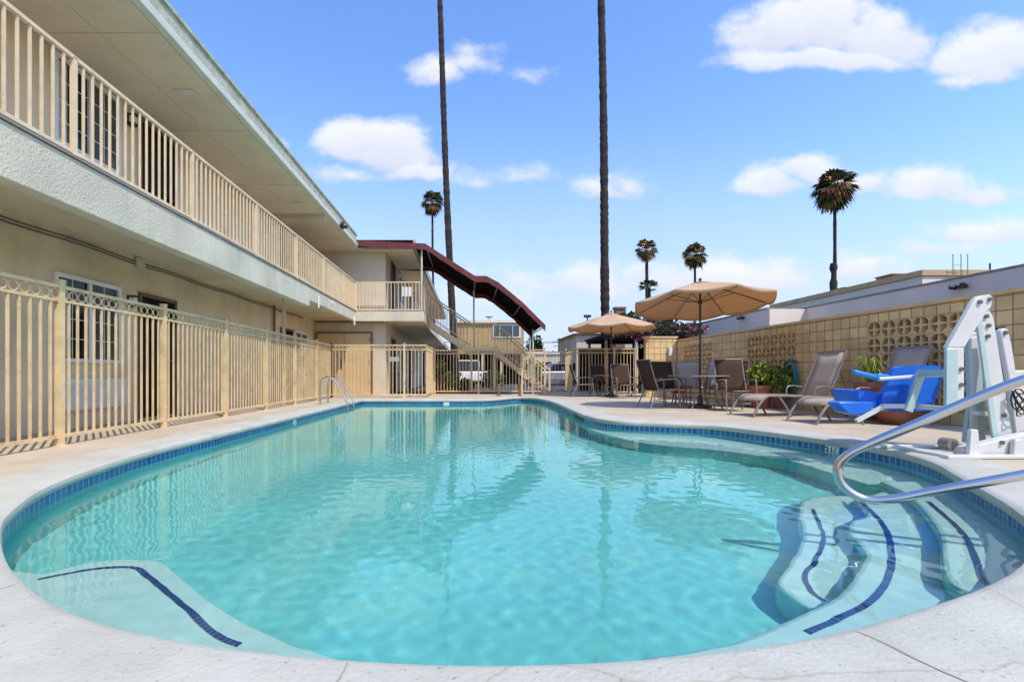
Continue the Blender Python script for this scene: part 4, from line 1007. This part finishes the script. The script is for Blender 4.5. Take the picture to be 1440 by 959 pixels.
make_umbrella('smaller looking tan umbrella over the far glass table', (4.72,16.25,0), 0, 2)
def make_lounger(label):
    r = thing('sun_lounger', label, 'sun lounger', (0,0,0), 'brown sling sun loungers by the block wall'); w_ = .30
    prof_ = [(-.02,.20),(.03,.29),(.14,.355),(.35,.37),(.8,.36),(1.35,.34)]
    back = [(1.35,.345),(1.5,.66),(1.62,.93),(1.72,1.17)]
    for s_ in (-1,1):
        y_ = s_*w_
        m = MB(); m.tube(cat_rom([(x_,y_,z_) for x_,z_ in [(-.12,0),(-.03,.18)]+prof_[2:]+[(1.75,.34)]],5), .019, 8); m.build('side_rail', 'frame_taupe', r)
        m = MB(); m.tube([(x_,y_*.97,z_) for x_,z_ in back], .016, 8); m.build('back_rail', 'frame_taupe', r)
        m = MB(); m.tube(cat_rom([(.62,y_,0),(.5,y_,.2),(.38,y_,.355)],4), .017, 8); m.build('leg', 'frame_taupe', r)
        m = MB(); m.tube(cat_rom([(1.72,y_,0),(1.6,y_,.18),(1.45,y_,.34)],4), .017, 8); m.build('leg', 'frame_taupe', r)
        m = MB(); m.tube([(1.75,y_,.34),(1.58,y_*.97,.83)], .01, 6); m.build('back_prop', 'frame_taupe', r)
        m = MB(); m.tube(cat_rom([(1.05,y_*1.03,.35),(1.08,y_*1.08,.50),(1.22,y_*1.1,.53),(1.42,y_*1.1,.50)],4), .013, 6); m.build('armrest', 'frame_taupe', r)
    for (nm,pf) in (('seat',prof_[1:]),('backrest',back)):
        m = MB(); m.sheet([[Vector((x_, t*w_*.96, z_-.012*(1-t*t))) for t in (-1,-.5,0,.5,1)] for x_,z_ in pf]); o = m.build(nm, 'sling_light', r); sd = o.modifiers.new('s','SOLIDIFY'); sd.thickness = .008; sd.offset = 0
    m = MB(); m.tube([(1.72,-w_*.97,1.17),(1.72,w_*.97,1.17)], .014, 6); m.build('top_bar', 'frame_taupe', r)
    return r
l1 = make_lounger('brown sling lounger nearer the umbrella tables, back raised'); place(l1, 4.95,8.66, 8)
l2 = copy_tree(l1); l2['label'] = 'brown sling lounger partly hidden behind the blue lift seat'; place(l2, 5.18,7.42, 4)
l3 = copy_tree(l1); l3['label'] = 'far sling lounger lying low beside the far umbrella table'; place(l3, 5.6,16.0, 20)
for c_ in [q for q in bpy.data.objects if q.parent == l3 and q.name.startswith(('backrest','back_rail','top_bar','back_prop'))]: bpy.data.objects.remove(c_)

# ------------------------------------------------------------------ pots, hoses
def pot(label, loc, r_, h_, matn, kind, seed, cat='potted plant'):
    rt = thing('potted_plant', label, cat, loc); x_,y_,_ = loc; rnd = random.Random(seed)
    m = MB(); m.lathe([(0,0),(r_*.68,0),(r_*.95,h_*.82),(r_*1.06,h_*.82),(r_*1.08,h_),(r_*.94,h_),(r_*.9,h_*.88),(0,h_*.88)], loc, 24); m.build('pot', matn, rt)
    m = MB(); m.lathe([(0,h_*.89),(r_*.9,h_*.89)], loc, 16); m.build('soil', 'soil', rt)
    m = MB()
    if kind == 'bush':
        for k in range(9): leaves(m, rnd, 60, (x_+rnd.uniform(-.1,.1),y_+rnd.uniform(-.1,.1),h_+.25+rnd.uniform(-.12,.2)), (.16,.16,.15), .12, (0,0,1))
        m.build('foliage', ['leaf','leaf_yellow'], rt, smooth=False)
        m = MB(); 
        for k in range(5): m.tube([(x_,y_,h_*.88),(x_+rnd.uniform(-.12,.12),y_+rnd.uniform(-.12,.12),h_+.3)], .008, 5)
        m.build('stems', 'bark_far', rt)
    else:
        for k in range(150):
            a = rnd.uniform(0,6.28); rr = rnd.uniform(.12,.36); zt = h_+rnd.uniform(.12,.42)
            pts = cat_rom([(x_,y_,h_*.88),(x_+rr*.5*math.cos(a),y_+rr*.5*math.sin(a),zt),(x_+rr*math.cos(a),y_+rr*math.sin(a),zt-rnd.uniform(0,.15))],3)
            s_ = Vector((-math.sin(a),math.cos(a),0))*.010
            m.sheet([[p-s_*(1-i/len(pts)) for i,p in enumerate(pts)],[p+s_*(1-i/len(pts)) for i,p in enumerate(pts)]], rnd.choice((0,0,1)))
        m.build('foliage', ['leaf_yellow','leaf'], rt, smooth=False)
    return rt
pot('leafy green plant in an orange terracotta pot by the wall', (6.45,10.75,0), .23, .50, 'terracotta', 'bush', 2)
pot('dark shrub in a brown pot against the breeze blocks', (6.68,10.45,0), .16, .36, 'pot_brown', 'bush', 6)
pot('yellow green grassy plant in a brown pot behind the blue lift seat', (6.62,8.0,0), .22, .62, 'pot_brown', 'grass', 3)
bowl = thing('clay_bowl', 'wide red brown clay bowl on the deck behind the lift seat', 'bowl', (6.42,7.25,0))
m = MB(); m.lathe([(0,0),(.2,0),(.32,.16),(.36,.2),(.33,.2),(.28,.14),(0,.1)], (6.42,7.25,0), 26); m.build('bowl_body', 'pot_brown', bowl)
m = MB(); m.lathe([(0,.13),(.29,.15)], (6.42,7.25,0), 18); m.build('soil', 'soil', bowl)
st_ = thing('red_stool', 'small red stool under the chairs at the large umbrella table', 'stool', (5.15,12.0,0))
m = MB(); m.lathe([(0,.28),(.17,.28),(.18,.33),(0,.34)], (5.15,12.0,0), 18); m.build('seat', 'red', st_)
for k in range(4):
    a = R(45+90*k); m = MB(); m.tube([(5.15+.1*math.cos(a),12.0+.1*math.sin(a),.29),(5.15+.16*math.cos(a),12.0+.16*math.sin(a),0)], .014, 6); m.build('leg', 'red', st_)
def hose(label, Yc, zc, rx, rz_, matn, loops=5):
    X = 6.73+(15.74-Yc)*.0414-.07; rt = thing('garden_hose', label, 'hose', (X,Yc,zc)); rnd = random.Random(int(Yc*10))
    for k in range(loops):
        m = MB(); dx = .022*(k-loops/2); j1, j2 = rnd.uniform(.85,1.05), rnd.uniform(.85,1.1)
        m.tube([(X-.02+dx*1.2, Yc+rx*j1*math.cos(t*math.pi/12), zc+rz_*j2*math.sin(t*math.pi/12)-.03*k) for t in range(24)], .013, 7, closed=True); m.build('coil', matn, rt)
    m = MB(); m.box((X-.12,Yc-.06,zc+rz_*.9),(X+.07,Yc+.06,zc+rz_*.9+.03)); m.build('hook', 'bolt', rt)
    m = MB(); m.tube(cat_rom([(X-.04,Yc-.05,zc-rz_),(X-.08,Yc-.3,.3),(X-.25,Yc-.5,.02),(X-.6,Yc-.4,.02)],6), .012, 6); m.build('tail', matn, rt)
hose('teal garden hose coiled on the breeze block wall', 10.36, .76, .19, .28, 'hose')
hose('dark green garden hose coil beside the potted shrub', 11.55, .62, .17, .22, 'leaf_dark', 4)

# ------------------------------------------------------------------ pool lift
lf_ = thing('pool_lift', 'white pool access lift with folded arms and hanging blue seat', 'pool lift', (5.0,4.8,0))
def plate(name, pts, Y, th, matn, parent=lf_, bev=.008):
    m = MB(); m.prism([P(a,b,Y) for a,b in pts], (0,th,0)); return m.build(name, matn, parent, recalc=True, bevel=bev)
def bolts(parent, pts, Y):
    for a,b in pts:
        c_ = P(a,b,Y); m = MB(); m.tube([c_+Vector((0,-.018,0)), c_], .019, 8); m.build('bolt', 'bolt', parent)
m = MB(); m.box((4.2,4.25,.004),(5.75,4.33,.035)); m.box((4.2,4.88,.004),(5.75,4.96,.035)); m.box((4.25,4.33,.004),(4.36,4.88,.03)); m.box((5.3,4.33,.004),(5.42,4.88,.03)); m.build('base_frame', 'lift_white', lf_, bevel=.006)
b1 = plate('base_beam', [(1356,630),(1440,611),(1470,606),(1470,632),(1430,640),(1362,643),(1355,640)], 4.35, .10, 'lift_white'); bolts(b1, [(1371,637),(1408,622),(1426,620)], 4.35)
m = MB(); m.tube([P(1341,625,4.45),P(1341,625,4.45)+Vector((.0,.10,0))], .055, 18); cw = m.build('caster_wheel', 'frame_taupe', lf_)
m = MB(); m.tube([P(1341,625,4.44),P(1341,625,4.45)], .03, 10); m.build('hub', 'bolt', cw)
for px in (1371,1433):
    plate('bracket', [(px-8,640),(px+8,640),(px+5,604 if px < 1400 else 618),(px-5,604 if px < 1400 else 618)], 4.30, .04, 'lift_white')
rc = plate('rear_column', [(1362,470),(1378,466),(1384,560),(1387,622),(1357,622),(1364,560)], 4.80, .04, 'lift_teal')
plate('rear_column_face', [(1366,475),(1379,472),(1380,500),(1372,560),(1378,620),(1366,620),(1368,560)], 4.76, .035, 'lift_white')
mc_ = plate('main_column', [(1374,441),(1381,437),(1392,437),(1397,446),(1423,606),(1424,618),(1399,618)], 4.50, .035, 'lift_white'); bolts(mc_, [(1386,445),(1389,458),(1388,473),(1410,584)], 4.50)
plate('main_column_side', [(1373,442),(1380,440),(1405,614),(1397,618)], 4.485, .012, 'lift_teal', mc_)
ar = plate('top_arm', [(1372,420),(1378,416),(1392,414),(1397,418),(1394,432),(1388,438),(1356,489),(1332,489)], 4.40, .05, 'lift_white'); bolts(ar, [(1391,421),(1377,425)], 4.40)
va = plate('hanging_arm', [(1332,489),(1356,489),(1356,566),(1350,570),(1331,572)], 4.40, .035, 'lift_white', lf_); bolts(va, [(1351,519),(1351,541)], 4.40)
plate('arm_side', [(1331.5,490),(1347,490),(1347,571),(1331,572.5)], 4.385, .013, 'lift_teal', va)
plate('cross_link', [(1375,578),(1400,580),(1400,586),(1375,584)], 4.62, .06, 'lift_white')
m = MB(); m.beam(P(1403,460,4.62),P(1428,625,4.62), .07,.07); m.build('actuator', 'black_metal', lf_)
lv = plate('lever_arm', [(1407,465),(1412,461),(1418,463),(1424,490),(1430,530),(1441,606),(1429,610),(1421,540)], 4.52, .05, 'lift_white'); bolts(lv, [(1413,468)], 4.52)
plate('control_box', [(1426,522),(1445,520),(1452,600),(1432,602)], 4.60, .14, 'lift_white')
m = MB()
for k in range(5):
    c0 = P(1432+k,562+2*k,4.45); m.tube([c0+Vector((.07*math.cos(t*.63+k),-.02*k*.3,.10*math.sin(t*.63))) for t in range(10)], .006, 5, closed=True)
m.build('cable_coil', 'black_metal', lf_)
# seat with its arms
SEY = 4.95
m = MB(); m.tube([P(1334,527,4.48),P(1290,529,SEY-.06),P(1236,533,SEY-.06)], .018, 8); m.build('seat_bar', 'lift_white', lf_)
m = MB(); m.beam(P(1334,523,4.48),P(1292,523,SEY-.10), .03,.05); m.beam(P(1296,522,SEY-.10),P(1277,578,SEY-.10), .07,.03, up=(0,1,0)); m.build('seat_bracket', 'lift_teal', lf_)
m = MB(); m.beam(P(1336,576,4.46),P(1290,571,SEY-.07), .04,.045); m.beam(P(1290,571,SEY-.07),P(1240,571,SEY-.07), .04,.045); m.beam(P(1243,571,SEY-.07),P(1204,592,SEY-.07), .035,.035); m.build('foot_bar', 'lift_white', lf_)
bo = cat_rom([P(a,b,SEY) for a,b in ((1256,523),(1263,516),(1288,514),(1314,514),(1326,518),(1325,530),(1317,556),(1309,574),(1298,578),(1262,578),(1243,575),(1240,564),(1246,545))], 5, closed=True)
m = MB(); m.prism(bo, (0,.05,0)); m.build('seat_back', 'seat_blue', lf_, recalc=True, bevel=.018)
po = cat_rom([P(a,b,SEY) for a,b in ((1214,549),(1230,550),(1241,553),(1246,562),(1262,570),(1285,574),(1285,579),(1262,579),(1234,574),(1217,567))], 5, closed=True)
m = MB(); m.prism([p+Vector((0,.052,0)) for p in po], (0,.36,0)); m.build('seat_pan', 'seat_blue', lf_, recalc=True, bevel=.015)
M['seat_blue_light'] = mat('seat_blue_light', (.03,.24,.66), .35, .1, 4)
m = MB(); m.beam(P(1199,522.5,SEY),P(1238,532,SEY), .055,.045); m.beam(P(1230,530,SEY),P(1248,532,SEY), .075,.075); m.build('armrest', 'seat_blue_light', lf_, bevel=.015)
fr_ = [P(a,b,SEY-.05) for a,b in ((1178,567),(1182,565),(1226,565),(1229,570),(1222,580),(1206,584),(1190,580))]
m = MB(); m.prism(fr_, (0,.16,0)); m.build('footrest', 'seat_blue', lf_, recalc=True, bevel=.015)
